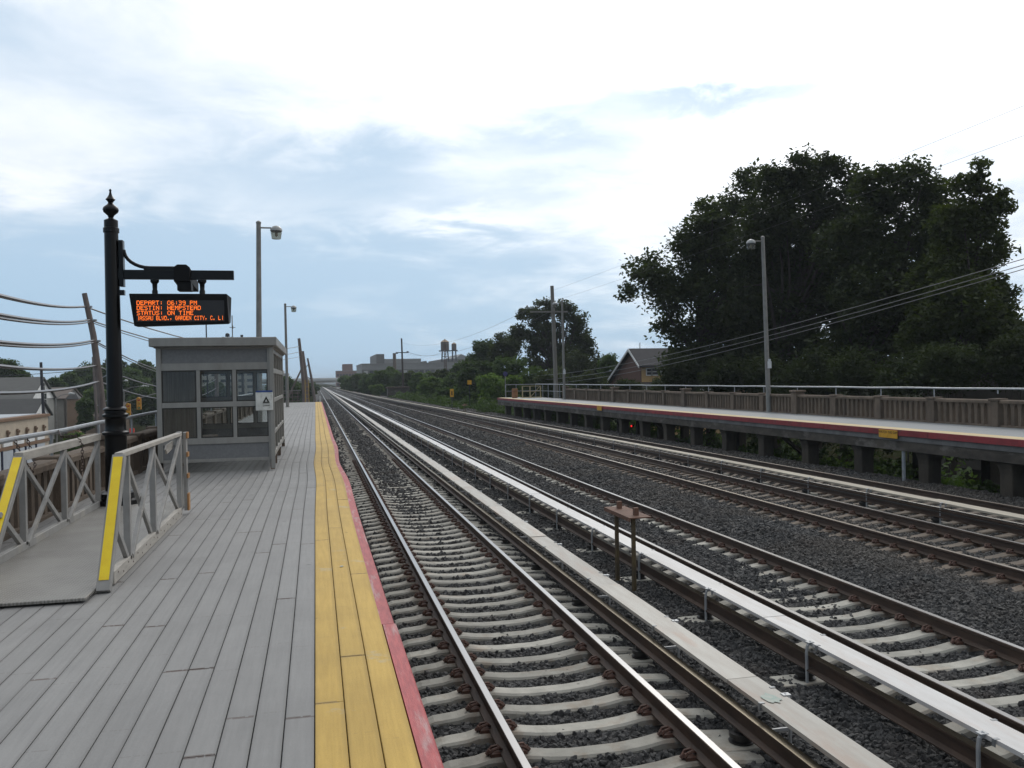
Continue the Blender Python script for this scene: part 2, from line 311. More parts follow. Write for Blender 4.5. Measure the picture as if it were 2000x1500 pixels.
# ------------------------------------------------------------------ mesh helpers
class MB:
    def __init__(s): s.v = []; s.f = []; s.mi = []
    def add(s, vs, fs, mi=0):
        o = len(s.v); s.v += [tuple(p) for p in vs]; s.f += [tuple(i+o for i in f) for f in fs]; s.mi += [mi]*len(fs); return s
    def box(s, x0, x1, y0, y1, z0, z1, mi=0):
        v = [(x, y, z) for x in (x0, x1) for y in (y0, y1) for z in (z0, z1)]
        return s.add(v, [(0, 1, 3, 2), (4, 6, 7, 5), (0, 4, 5, 1), (2, 3, 7, 6), (0, 2, 6, 4), (1, 5, 7, 3)], mi)
    def bar(s, a, b, w, h, up=(0, 0, 1), mi=0):       # rectangular bar from a to b; w across, h along 'up'
        a = Vector(a); b = Vector(b); d = (b-a).normalized(); u = Vector(up); sx = d.cross(u)
        if sx.length < 1e-4: sx = d.cross(Vector((0, 1, 0)))
        sx.normalize(); u = sx.cross(d)
        q = [(-w/2, -h/2), (w/2, -h/2), (w/2, h/2), (-w/2, h/2)]
        v = [p+sx*i+u*j for p in (a, b) for i, j in q]
        return s.add(v, [(0, 1, 2, 3)[::-1], (4, 5, 6, 7)] + [(i, (i+1) % 4, 4+(i+1) % 4, 4+i) for i in range(4)], mi)
    def tube(s, pts, r, n=8, mi=0, cap=True):
        pts = [Vector(p) for p in pts]; R = r if isinstance(r, (list, tuple)) else [r]*len(pts)
        v = []; ref = Vector((0, 0, 1)) if abs((pts[-1]-pts[0]).normalized().z) < .9 else Vector((0, 1, 0))
        for i, p in enumerate(pts):
            d = (pts[min(i+1, len(pts)-1)]-pts[max(i-1, 0)]).normalized()
            a = d.cross(ref).normalized(); b = d.cross(a)
            for k in range(n):
                t = 2*PI*k/n; v.append(p+(a*math.cos(t)+b*math.sin(t))*R[i])
        f = [(i*n+k, i*n+(k+1) % n, (i+1)*n+(k+1) % n, (i+1)*n+k) for i in range(len(pts)-1) for k in range(n)]
        if cap: f += [tuple(range(n))[::-1], tuple((len(pts)-1)*n+k for k in range(n))]
        return s.add(v, f, mi)
    def lathe(s, prof, c=(0, 0, 0), n=20, mi=0):
        v = []; c = Vector(c)
        for r, z in prof:
            for k in range(n):
                t = 2*PI*k/n; v.append((c.x+r*math.cos(t), c.y+r*math.sin(t), c.z+z))
        f = [(i*n+k, i*n+(k+1) % n, (i+1)*n+(k+1) % n, (i+1)*n+k) for i in range(len(prof)-1) for k in range(n)]
        f += [tuple(range(n))[::-1], tuple((len(prof)-1)*n+k for k in range(n))]
        return s.add(v, f, mi)
    def prism(s, prof, y0, y1, mi=0, axis='y'):        # closed profile of (x,z) swept along y (or (y,z) along x)
        n = len(prof)
        v = [((x, y, z) if axis == 'y' else (y, x, z)) for y in (y0, y1) for x, z in prof]
        f = [tuple(range(n)), tuple(range(n, 2*n))[::-1]] + [(i, n+i, n+(i+1) % n, (i+1) % n) for i in range(n)]
        return s.add(v, f, mi)
    def sweep(s, prof, path, mis=None):                # open/closed profile (dx,z) along list of (x,y,z)
        n = len(prof); v = [(x+dx, y, z+dz) for x, y, z in path for dx, dz in prof]
        o = len(s.v); s.v += v
        for i in range(len(path)-1):
            for k in range(n):
                s.f.append((o+i*n+k, o+(i+1)*n+k, o+(i+1)*n+(k+1) % n, o+i*n+(k+1) % n)); s.mi.append(mis[k] if mis else 0)
        s.f += [tuple(o+k for k in range(n)), tuple(o+(len(path)-1)*n+k for k in range(n))[::-1]]; s.mi += [0, 0]
        return s
    def mesh(s, name, mats, smooth=False, bevel=0):
        me = bpy.data.meshes.new(name); me.from_pydata(s.v, [], s.f)
        for m in (mats if isinstance(mats, (list, tuple)) else [mats]): me.materials.append(m)
        if any(s.mi): me.polygons.foreach_set('material_index', s.mi)
        import bmesh
        bm = bmesh.new(); bm.from_mesh(me); bmesh.ops.recalc_face_normals(bm, faces=bm.faces)
        if bevel: bmesh.ops.bevel(bm, geom=[e for e in bm.edges if e.is_manifold and e.calc_face_angle(0) > .6], offset=bevel, segments=1, affect='EDGES', clamp_overlap=True)
        bm.to_mesh(me); bm.free()
        if smooth:
            me.polygons.foreach_set('use_smooth', [True]*len(me.polygons)); me.set_sharp_from_angle(angle=math.radians(38))
        me.update(); return me
    def build(s, name, mats, parent=None, smooth=False, bevel=0, loc=None, **k):
        return link(name, s.mesh(name, mats, smooth, bevel), parent, loc, **k)

def link(name, me, parent=None, loc=None, rot=None, **k):
    o = bpy.data.objects.new(name, me); COL.objects.link(o)
    if parent: o.parent = parent
    if loc is not None: o.location = loc
    if rot is not None: o.rotation_euler = rot
    for a, b in k.items(): o[a] = b
    return o
def thing(name, label, cat, loc=(0, 0, 0), rotz=0, group=None):
    o = link(name, None, None, loc, (0, 0, rotz), label=label, category=cat)
    if group: o['group'] = group
    return o
def tag(o, label, cat, group=None):
    o['label'] = label; o['category'] = cat
    if group: o['group'] = group
    return o
def copy_tree(o, parent=None):
    c = o.copy(); COL.objects.link(c); c.parent = parent
    for ch in list(o.children): copy_tree(ch, c)
    return c
def np_mesh(name, V, F, m):          # V (n,3), F (k,4) or (k,3)
    me = bpy.data.meshes.new(name); k = F.shape[1]
    me.vertices.add(len(V)); me.vertices.foreach_set('co', V.astype(np.float32).ravel())
    me.loops.add(F.size); me.loops.foreach_set('vertex_index', F.astype(np.int32).ravel())
    me.polygons.add(len(F)); me.polygons.foreach_set('loop_start', np.arange(0, F.size, k, dtype=np.int32))
    me.update(calc_edges=True); me.materials.append(m); return me

# ------------------------------------------------------------------ where the tracks run
OFFX = {1: ([0, 100, 450], [0, 0, -.3]),
        2: ([0, 50, 138, 200, 300, 450], [0, 0, -.3, -.75, -1.1, -1.5]),
        3: ([0, 35, 59, 127, 180, 240, 306, 450], [0, 0, -.3, -1.6, -2.6, -3.5, -3.9, -4.3]),
        4: ([0, 20, 60, 127, 180, 240, 306, 450], [0, 0, -.8, -2.4, -3.3, -4.1, -4.6, -5.1])}
def off(k, y):
    X, Y = OFFX[k]
    return sum(np.interp(y+d, X, Y) for d in (-12, -6, 0, 6, 12))/5
CEN = {1: 2.245, 2: 6.39, 3: 10.68, 4: 13.68}
GA = .752
def ystations(y0, y1): return list(np.arange(y0, 40, 4.0)) + list(np.arange(40, y1+1, 8.0))
TIE = .489
TY0 = 3.0 + .12

def bed(x, y):                        # ballast surface
    z = np.full(np.shape(x), -.254) if np.ndim(x) else -.254
    o = {k: off(k, y) for k in CEN}
    def bump(c, w, h): return h*np.exp(-((x-c)/w)**2)
    z = z + bump(CEN[2]+o[2]+2.2, .75, .12)*1.0 + bump(4.35, .5, .03)
    z = z + np.where(np.abs(x-(CEN[2]+o[2])) < .45, .04*min(1, max(0, (y-9)/4)), 0)
    z = z + np.where(np.abs(x-CEN[1]) < .52, .035*min(1, max(0, (y-18)/14)), 0)
    z = z + np.where((x > CEN[3]-.9+o[3]) & (x < CEN[3]+.9+o[3]), .015, 0)
    z = z - np.clip((x-(16.8+o[4]))*.35, 0, 1.2) - np.clip((-.3-x)*.6, 0, 5)
    return z

# ------------------------------------------------------------------ ground
def ground_z(x, y):
    z = -.32
    if x < -1: z = max(-4.6, -.32-(-1-x)*.85)
    r = 17.3+float(off(4, y))
    if x > r: z = max(-3.4, -.36-(x-r)*.24)
    z += .12*mnoise.noise(Vector((x*.2, y*.2, 0)))*(1 if (x > r+1 or x < -7) else 0)
    return z
GRASS = mat('rough_ground', (.017, .024, .008), (.030, .027, .016), rough=1, scale=.6, coord='Object', bump=.8, bscale=9, fine=.4, spec=0)
def ground():
    xs = sorted(set([-1500, -700, -300, -150, -90, -60, -40, -28, -20, -14, -10, -8, -7, -6, -5, -4, -3, -2, -1, 0, 4, 8, 12, 15] + [16+i*.8 for i in range(16)] + [30, 34, 40, 50, 70, 100, 150, 300, 700, 1500]))
    ys = [-300, -100, -40, -20, -10] + list(range(-4, 100, 4)) + list(range(100, 300, 12)) + [320, 360, 400, 460, 600, 900, 1500, 3000]
    v = [(x, y, ground_z(x, y)) for y in ys for x in xs]; n = len(xs)
    f = [(j*n+i, j*n+i+1, (j+1)*n+i+1, (j+1)*n+i) for j in range(len(ys)-1) for i in range(n-1)]
    MB().add(v, f).build('ground', GRASS, kind='structure')
ground()
def trackbed():
    xs = np.concatenate([np.arange(-2.2, 18.4, .2)]); ys = np.concatenate([np.arange(-6, 40, .5), np.arange(40, 120, 2), np.arange(120, 460, 10)])
    V = []
    for y in ys:
        sh = np.clip((xs-8)/10, 0, 1)*off(4, y)
        xx = xs+sh
        V.append(np.stack([xx, np.full_like(xx, y), bed(xx, y)], 1))
    V = np.concatenate(V); n = len(xs); i = np.arange(n-1); j = np.arange(len(ys)-1)
    a = (j[:, None]*n+i[None, :]).ravel(); F = np.stack([a, a+1, a+n+1, a+n], 1)
    link('track_bed', np_mesh('track_bed', V, F, BALL), kind='structure')
trackbed()

# ------------------------------------------------------------------ ballast stones (stuff, scattered by geometry nodes)
def ballast():
    P = []; SC = []
    def region(y0, y1, xa, xb, dens, sc):
        n = int((y1-y0)*(xb-xa)*dens); x = rng.uniform(xa, xb, n); y = rng.uniform(y0, y1, n)
        o = {k: np.array([0.0]) for k in CEN}
        for k in CEN: o[k] = np.interp(y, np.arange(0, 160, 4), [float(off(k, q)) for q in np.arange(0, 160, 4)])
        x = x+np.clip((x-8)/10, 0, 1)*o[4]
        z = np.full(n, -.254)
        z += .12*np.exp(-((x-(CEN[2]+o[2]+2.2))/.75)**2) + .03*np.exp(-((x-4.35)/.5)**2)
        z += np.where(np.abs(x-(CEN[2]+o[2])) < .45, .04*np.clip((y-9)/4, 0, 1), 0)
        z += np.where(np.abs(x-CEN[1]) < .52, .035*np.clip((y-18)/14, 0, 1), 0)
        z += np.where(np.abs(x-(CEN[3]+o[3])) < .9, .015, 0)
        z -= np.clip((x-(16.8+o[4]))*.35, 0, 1.2)
        keep = np.ones(n, bool)
        ph = np.abs(((y-TY0)/TIE+.5) % 1-.5)*TIE         # distance to nearest sleeper line
        for k in CEN:
            dx = np.abs(x-CEN[k]-o[k]); keep &= np.abs(dx-GA) > .09
            on = (dx < 1.30) & (ph < .112+.02*rng.uniform(-1, 1, n))
            buried = (rng.uniform(0, 1, n) < .015)
            if k == 1: buried |= (x > CEN[1]+1.0) & (rng.uniform(0, 1, n) < .6*np.clip((dx-.95)/.2, 0, 1)) |  (dx < .52) & (rng.uniform(0, 1, n) < np.clip((y-16)/16, 0, .9)) | (y > 26) & (dx > 1.0) & (rng.uniform(0, 1, n) < .5)
            if k == 2: buried |= (dx < .40) & (rng.uniform(0, 1, n) < np.clip((y-9.5)/3, 0, .97)) | (dx > 1.0) & (x > CEN[2]) & (rng.uniform(0, 1, n) < .9)
            if k == 3: buried |= (dx < .25) & (rng.uniform(0, 1, n) < .3) | (dx > 1.0) & (rng.uniform(0, 1, n) < .85)
            keep &= ~(on & ~buried)
        P.append(np.stack([x, y, z+rng.uniform(-.012, .012, n)], 1)[keep]); SC.append((sc*rng.uniform(.6, 1.35, n))[keep])
    region(3.2, 9, .3, 10, 620, .026); region(9, 15, .3, 16.5, 430, .029)
    region(15, 24, .3, 18.5, 210, .036); region(24, 40, .3, 19, 90, .048); region(40, 80, .3, 19, 34, .07); region(80, 150, .3, 17, 13, .11)
    P = np.concatenate(P); SC = np.concatenate(SC)
    me = bpy.data.meshes.new('ballast_stones'); me.vertices.add(len(P)); me.vertices.foreach_set('co', P.astype(np.float32).ravel())
    a = me.attributes.new('sc', 'FLOAT', 'POINT'); a.data.foreach_set('value', SC.astype(np.float32))
    me.materials.append(STONE)
    o = link('ballast_stones', me, kind='stuff'); tag(o, 'dark grey crushed stone ballast lying between the sleepers and tracks', 'ballast')
    ng = bpy.data.node_groups.new('scatter', 'GeometryNodeTree')
    ng.interface.new_socket('Geometry', in_out='INPUT', socket_type='NodeSocketGeometry')
    ng.interface.new_socket('Geometry', in_out='OUTPUT', socket_type='NodeSocketGeometry')
    N = ng.nodes; L = ng.links; gi = N.new('NodeGroupInput'); go = N.new('NodeGroupOutput')
    gti = N.new('GeometryNodeGeometryToInstance')
    for k in range(5):
        ic = N.new('GeometryNodeMeshIcoSphere'); ic.inputs['Radius'].default_value = 1; ic.inputs['Subdivisions'].default_value = 1
        rv = N.new('FunctionNodeRandomValue'); rv.data_type = 'FLOAT_VECTOR'
        rv.inputs[0].default_value = (-.32, -.32, -.32); rv.inputs[1].default_value = (.32, .32, .32); rv.inputs['Seed'].default_value = k+3
        sp = N.new('GeometryNodeSetPosition'); L.new(ic.outputs[0], sp.inputs[0]); L.new(rv.outputs[0], sp.inputs['Offset'])
        ss = N.new('GeometryNodeSetShadeSmooth'); ss.inputs['Shade Smooth'].default_value = False; L.new(sp.outputs[0], ss.inputs[0])
        sm = N.new('GeometryNodeSetMaterial'); sm.inputs['Material'].default_value = STONE; L.new(ss.outputs[0], sm.inputs[0])
        L.new(sm.outputs[0], gti.inputs[0])
    ip = N.new('GeometryNodeInstanceOnPoints'); L.new(gi.outputs[0], ip.inputs['Points']); L.new(gti.outputs[0], ip.inputs['Instance'])
    ip.inputs['Pick Instance'].default_value = True
    rr = N.new('FunctionNodeRandomValue'); rr.data_type = 'FLOAT_VECTOR'; rr.inputs[1].default_value = (6.28, 6.28, 6.28)
    L.new(rr.outputs[0], ip.inputs['Rotation'])
    na = N.new('GeometryNodeInputNamedAttribute'); na.data_type = 'FLOAT'; na.inputs['Name'].default_value = 'sc'
    rs = N.new('FunctionNodeRandomValue'); rs.data_type = 'FLOAT_VECTOR'; rs.inputs[0].default_value = (1.15, .8, .6); rs.inputs[1].default_value = (1.7, 1.15, .95); rs.inputs['Seed'].default_value = 9
    vm = N.new('ShaderNodeVectorMath'); vm.operation = 'SCALE'; L.new(rs.outputs[0], vm.inputs[0]); L.new(na.outputs[0], vm.inputs['Scale'])
    L.new(vm.outputs[0], ip.inputs['Scale']); L.new(ip.outputs[0], go.inputs[0])
    o.modifiers.new('scatter', 'NODES').node_group = ng
ballast()

# ------------------------------------------------------------------ tracks
RAILP = [(-.07, -.165), (.07, -.165), (.07, -.153), (.012, -.128), (.010, -.045), (.036, -.032), (.036, -.006), (.030, 0), (-.030, 0), (-.036, -.006), (-.036, -.032), (-.010, -.045), (-.012, -.128), (-.07, -.153)]
RMI = [0]*len(RAILP); RMI[7] = 1; RMI[6] = 1
def sleeper_mesh(m, w=.205):
    # long concrete sleeper: high shoulders under the rails, dipped middle, bevelled top edges
    st = [(-1.3, -.235), (-1.24, -.215), (-1.02, -.198), (-.93, -.176), (-.58, -.176), (-.40, -.205), (-.2, -.222), (.2, -.222), (.40, -.205), (.58, -.176), (.93, -.176), (1.02, -.198), (1.24, -.215), (1.3, -.235)]
    b = MB(); n = 6
    for x, z in st: b.v += [(x, -w/2-.01, -.42), (x, -w/2, z-.02), (x, -w/2+.02, z), (x, w/2-.02, z), (x, w/2, z-.02), (x, w/2+.01, -.42)]
    for i in range(len(st)-1):
        for k in range(n-1): b.f.append((i*n+k, (i+1)*n+k, (i+1)*n+k+1, i*n+k+1)); b.mi.append(0)
    b.f += [tuple(range(n)), tuple((len(st)-1)*n+k for k in range(n))[::-1]]; b.mi += [0, 0]
    return b.mesh('sleeper', m)
def clip_mesh():
    b = MB().box(-.05, .045, -.05, .05, -.178, -.148)
    b.tube([(-.055, -.03, -.150), (-.03, -.035, -.118), (.02, -.02, -.112), (.05, 0, -.135), (.02, .03, -.112), (-.03, .035, -.12), (-.06, .02, -.15)], .013, 5)
    b.tube([(-.075, 0, -.165), (-.045, 0, -.13)], .02, 6)
    return b.mesh('rail_clip', CLIP)
def sleeper_stains(m):
    t = NT(m.node_tree); b = t.n['Principled BSDF']; src = b.inputs['Base Color'].links[0].from_socket
    tc = t.new('ShaderNodeTexCoord').outputs['Object']; x, y, z = t.xyz(tc); oi = t.new('ShaderNodeObjectInfo').outputs['Random']
    co = t.vm('ADD', tc, t.vm('SCALE', (9.0, 27.0, 3.0), oi))
    q = t.m('DIVIDE', t.m('SUBTRACT', t.m('ABSOLUTE', x), .752), .17)
    seat = t.m('EXPONENT', t.m('MULTIPLY', t.m('MULTIPLY', q, q), -1.0))
    f = t.m('MULTIPLY', seat, t.ss(t.noise(co, 7, 5, .7), .32, .62))
    col = t.mix(t.m('MULTIPLY', f, .85), src, (.14, .075, .042))
    d = t.ss(t.noise(co, 2.2, 6, .72), .50, .68)
    col = t.mix(t.m('MULTIPLY', d, .45), col, (.13, .115, .095))
    v = t.new('ShaderNodeTexVoronoi'); t.put(v.inputs['Vector'], co); v.inputs['Scale'].default_value = 9
    chip = t.m('MULTIPLY', t.m('LESS_THAN', v.outputs['Distance'], .14), t.m('GREATER_THAN', t.xyz(v.outputs['Color'])[0], .8))
    col = t.mix(t.m('MULTIPLY', chip, .7), col, (.06, .055, .05))
    t.put(b.inputs['Base Color'], col)
sleeper_stains(CONC); sleeper_stains(CONCB)
SL1 = sleeper_mesh(CONC); SL3 = sleeper_mesh(CONCB); CL = clip_mesh()
TL = {1: 'nearest track of polished rails on pale concrete sleepers beside the near platform',
      2: 'second track from the near platform, rails beyond the white third rail covers',
      3: 'third track with brown dusted sleepers beyond the wide ballast strip',
      4: 'farthest track with dark rails running below the opposite platform'}
def track(k, y1n, yclip):
    T = thing('railway_track', TL[k], 'railway track', (CEN[k], 0, 0))
    ys = ystations(-4, 448)
    for s in (-1, 1):
        MB().sweep(RAILP, [(s*GA+off(k, y), y, 0) for y in ys], RMI).build('rail', [RUST, HEAD if k < 3 or (k == 3 and s > 0) else HEADB], T)
    y = TY0; far = MB(); i = 0
    n0 = int((3.4 if k == 1 else 4.4 if k == 2 else 8 if k == 3 else 11)/TIE)
    y = TY0 + (n0-6)*TIE
    while y < 130:
        jx = random.uniform(-.012, .012); rz = random.uniform(-.010, .010)
        if y < y1n:
            s = link('sleeper', SL1 if k < 3 else SL3, T, (off(k, y)+jx, y+random.uniform(-.010, .010), random.uniform(-.009, .003)), (0, 0, rz))
            if y < yclip:
                for sx in (-1, 1):
                    for q in (-1, 1): link('rail_clip', CL, s, (sx*GA+q*.105-jx, 0, 0), (0, 0, 0 if q < 0 else PI))
        else:
            o = off(k, y)
            far.add([(o+x, y+d, z) for x, z in ((-1.3, -.30), (-.95, -.176), (-.55, -.176), (0, -.26), (.55, -.176), (.95, -.176), (1.3, -.30)) for d in (-.10, .10)], [(2*j, 2*j+2, 2*j+3, 2*j+1) for j in range(6)])
            for q in (-GA-.1, -GA+.1, GA-.1, GA+.1): far.box(o+q-.04, o+q+.04, y-.05, y+.05, -.178, -.13, 1) if y < 60 else None
        y += TIE
    if far.v: far.build('sleeper', [CONC if k < 3 else CONCB, CLIP], T, kind='stuff')
track(1, 60, 34); track(2, 48, 30); track(3, 44, 24); track(4, 22, 0)

# ------------------------------------------------------------------ third rails with cover boards
CRP = [(-.06, -.10), (.06, -.10), (.06, -.088), (.012, -.07), (.012, .02), (.038, .035), (.038, .055), (-.038, .055), (-.038, .035), (-.012, .02), (-.012, -.07), (-.06, -.088)]
CMI = [0]*12; CMI[6] = 1
def third_rail(x0, xr, w, cover, key, label, ph, posts, dz=0.0, step=2.33, yend=440):
    T = thing('third_rail', label, 'third rail', (x0, 0, 0))
    ys = ystations(-4, yend)
    MB().sweep(CRP, [(xr-x0+off(key, y), y, .02+dz) for y in ys], CMI).build('conductor_rail', [RUST, CTOP], T)
    # cover boards: shallow channel boards butted end to end
    L = 3.65; y = -3.8+ph
    cp = [(0, .165), (.012, .165), (.02, .188), (w-.02, .188), (w-.012, .165), (w, .165), (w, .2), (0, .2)]
    bm = MB().prism([(a, b) for a, b in cp], .004, L-.004); me = bm.mesh('cover_board', cover)
    farb = MB(); fo = []
    while y < yend-5:
        if y < 75:
            a = math.atan2(float(off(key, y+L)-off(key, y)), L)
            link('cover_board', me, T, (float(off(key, y)), y, dz+random.uniform(-.004, .004)), (random.uniform(-.0012, .0012), 0, -a+random.uniform(-.001, .001)))
        else:
            o0 = off(key, y); o1 = off(key, y+L)
            farb.add([(o0+a_, y, b_+dz) for a_, b_ in ((0, .165), (0, .2), (w, .2), (w, .165))]+[(o1+a_, y+L, b_+dz) for a_, b_ in ((0, .165), (0, .2), (w, .2), (w, .165))], [(0, 1, 5, 4), (1, 2, 6, 5), (2, 3, 7, 6)])
        y += L
    farb.build('cover_board', cover, T, kind='stuff')
    # insulator (skirted) on a plate, bracket post that carries the cover
    ins = MB().lathe([(.085, -.205), (.11, -.20), (.11, -.19), (.08, -.185), (.08, -.16), (.105, -.155), (.105, -.12), (.07, -.115), (.07, -.075)], (0, 0, 0), 12).mesh('insulator', INSU, True)
    pl = MB().box(-.34, .22, -.15, .15, -.33, -.205).mesh('base_plate', CONC, bevel=.006)
    sx = -1 if posts < 0 else 1
    xp = -.045 if posts < 0 else w+.045
    br = MB().tube([(xp, .16, -.24), (xp, .16, .10), (xp-sx*.012, .16, .17), (xp-sx*.05, .16, .207)], .017, 6)
    br.box(min(xp, xp-sx*.07), max(xp, xp-sx*.07), .13, .19, .2, .209); br.box(xp-.035, xp+.035, .12, .20, -.255, -.235)
    br.box(xr-x0-.03, xp, .15, .17, -.1, -.075) if posts > 0 else br.box(xp, xr-x0+.03, .15, .17, -.1, -.075)
    br = br.mesh('cover_bracket', mat('pale_bracket_steel', (.42, .43, .44), (.33, .34, .35), rough=.5, metal=.3))
    tb = MB().box(-.012, .035, .03, .06, .2, .206).box(-.014, -.006, .03, .06, .15, .206).box(w-.035, w+.012, .33, .36, .2, .206).box(w+.006, w+.014, .33, .36, .15, .206).mesh('cover_clip', GALV)
    bp = []; y = 5.41-2*2.33 + (0 if posts < 0 else 1.1)
    while y < 90:
        o = float(off(key, y)); p = (o, y, dz)
        link('insulator', ins, T, (xr-x0+o, y+.28, dz)); 
        if y < 40: link('base_plate', pl, T, (xr-x0+o+.02, y+.28, dz))
        if y < 60: link('cover_bracket', br, T, p); link('cover_clip', tb, T, p)
        y += step
    return T
third_rail(3.53, 3.475, .29, COVB, 1, 'third rail nearest the near platform under a stained cream cover board', 0, 1)
third_rail(4.82, 4.825, .27, COVW, 2, 'third rail with the whitest cover board, held by posts beside the second track', 1.7, -1)
third_rail(12.05, 12.02, .30, mat('dirty_cover_board', (.36, .325, .26), (.27, .24, .19), rough=.7, scale=3, stretch=(3, .5, 1), rnd=.25, stain=(.16, .12, .09), stain_scale=1.4, fine=.2), 4,
           'weathered third rail with grubby cover between the third and farthest tracks', .9, -1, .09)
def feeder_lines():
    T = [o for o in COL.objects if o.name.startswith('third_rail') and 'grubby' in o['label']][0]
    for dx, dz in ((-.07, .21), (-.10, .13)):
        MB().tube([(dx+off(4, y), y, dz+.012*math.sin(y*1.7)) for y in ystations(2, 120)], .014, 5).build('feeder_cable', INSU, T)
feeder_lines()
# ------------------------------------------------------------------ near platform
DZ = 1.22
def wob(y): return .030*math.sin((y-12)*2*PI/9.5)*math.exp(-((y-19)/5.5)**2)
def wobz(y): return .022*math.sin((y-10)*2*PI/12)*math.exp(-((y-19)/7)**2)
PF = link('platform', MB().box(-3.9, .36, -6, 74.2, .74, DZ-.06).box(-3.9, .30, -6, 74.2, .44, .738).mesh('platform', CONG), kind='structure')
PW = .1475
def plank_mesh(y0, L, w, wb):
    b = MB(); n = 9 if wb else 1; t = .03
    for i in range(n+1):
        yy = L*i/n; dx = wob(y0+yy) if wb else 0; dz = wobz(y0+yy) if wb else 0
        yy = min(max(yy, .002), L-.002)
        b.v += [(dx, yy, -t+dz), (dx, yy, -.003+dz), (dx+.003, yy, dz), (dx+w-.003, yy, dz), (dx+w, yy, -.003+dz), (dx+w, yy, -t+dz)]
    for i in range(n):
        for k in range(6): b.f.append((i*6+k, i*6+6+k, i*6+6+(k+1) % 6, i*6+(k+1) % 6)); b.mi.append(0)
    b.f += [(0, 1, 2, 3, 4, 5), tuple(n*6+k for k in range(6))[::-1]]; b.mi += [0, 0]
    return b
def deck():
    L = 4.87; cnt = 0; far = MB(); cache = {}
    starts = {}
    rows = []
    for r in range(23): rows.append((-.036-PW*(r+1), PW-.005, DECK, 'deck_plank'))
    for r in range(3): rows.append((-.036+.1535*r, .1535-.005, YEL, 'edge_plank'))
    for ri, (x, w, m, nm) in enumerate(rows):
        y = random.choice([-2.9, -1.7, -.4, .8]) + random.uniform(-.3, .3) - (L if random.random() < .4 else 0)
        while y < 74.0:
            l = min(L, 74.2-y)
            if y+l > 2.6:
                near = y < (60 if m is DECK else 80)
                wb = 5 < y+l and y < 33
                if near:
                    if wb: me = plank_mesh(y, l, w, True).mesh(nm, m)
                    else:
                        key = (nm, round(l, 3), w)
                        if key not in cache: cache[key] = plank_mesh(y, l, w, False).mesh(nm, m)
                        me = cache[key]
                    link(nm, me, PF, (x, y, DZ+random.uniform(-.0015, .0015)))
                    cnt += 1
                else: far.box(x, x+w, y+.002, y+l-.002, DZ-.03, DZ)
            y += L
    far.build('deck_plank', DECK, PF, kind='stuff')
    # red edge timber
    y = -1.0
    for l in (7.15, 4.9, 4.9, 4.9, 4.9, 7, 7, 7, 9, 9, 9.5):
        if y > -9:
            b = MB(); n = 8
            fr = y+l > 6.2 and y < 6
            for i in range(n+1):
                yy = l*i/n; dx = wob(y+yy)*1.3; dz = wobz(y+yy)
                yy = min(max(yy, .003), l-.003)
                b.v += [(dx, yy, -.24+dz), (dx, yy, dz), (dx+.085, yy, dz), (dx+.095, yy, -.012+dz), (dx+.095, yy, -.24+dz)]
            for i in range(n):
                for k in range(5): b.f.append((i*5+k, i*5+5+k, i*5+5+(k+1) % 5, i*5+(k+1) % 5)); b.mi.append(0)
            b.f += [(0, 1, 2, 3, 4), tuple(n*5+k for k in range(5))[::-1]]; b.mi += [0, 0]
            b.build('edge_timber', REDB, PF, loc=(.4265+(0 if y < 5 else -.012), y, DZ-.002))
        y += l
    return cnt
deck()
# concrete wall under the platform edge
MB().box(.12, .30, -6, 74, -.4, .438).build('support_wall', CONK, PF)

# ------------------------------------------------------------------ far platform
PR = link('platform', None, kind='structure')
def ex(y): return 16.42+float(off(4, y))*.98*(1 if y > 0 else 0)
def strip(name, m, xa, xb, z0, z1, y0, y1, step=4.0, parent=PR, jog=None):
    ys = [y0]
    while ys[-1] < y1-.01: ys.append(min(y1, ys[-1]+step))
    b = MB()
    for y in ys:
        e = ex(y); b.v += [(e+xa, y, z0), (e+xa, y, z1), (e+xb, y, z1), (e+xb, y, z0)]
    for i in range(len(ys)-1):
        for k in range(4): b.f.append((i*4+k, i*4+4+k, i*4+4+(k+1) % 4, i*4+(k+1) % 4)); b.mi.append(0)
    b.f += [(0, 1, 2, 3), tuple((len(ys)-1)*4+k for k in range(4))[::-1]]; b.mi += [0, 0]
    return b.build(name, m, parent)
PLY = mat('pale_yellow_edge', (.55, .43, .23), (.48, .37, .2), rough=.7, scale=2, fine=.15)
DK2 = mat('far_grey_deck', (.225, .24, .25), (.185, .197, .205), rough=.6, scale=2.0, stretch=(6, .5, 1), fine=.2, stain=(.22, .22, .22), stain_scale=.8, stain_amt=.4)
yb = 6.0
while yb < 73.4:
    l = min(4.9, 73.6-yb)
    for r in range(4):
        strip('deck_board', DK2, .62+r*.64, .62+(r+1)*.64-.006, 1.17, DZ, yb+.004, yb+l-.004, 5)
    for r in range(3): strip('edge_board', PLY, .02+r*.2, .02+(r+1)*.2-.004, 1.17, DZ+.0, yb+.004, yb+l-.004, 5)
    strip('fascia_board', REDF, -.04, .015, 1.05, DZ-.005, yb+.01, yb+l-.01, 5)
    yb += l
strip('ledge', mat('grey_ledge', (.16, .16, .16), (.10, .10, .10), rough=.9, scale=2, fine=.2), .0, .25, .90, 1.046, 6, 73.6)
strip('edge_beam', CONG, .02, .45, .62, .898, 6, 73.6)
strip('slab', CONG, .46, 3.3, .80, 1.165, 6, 73.6)
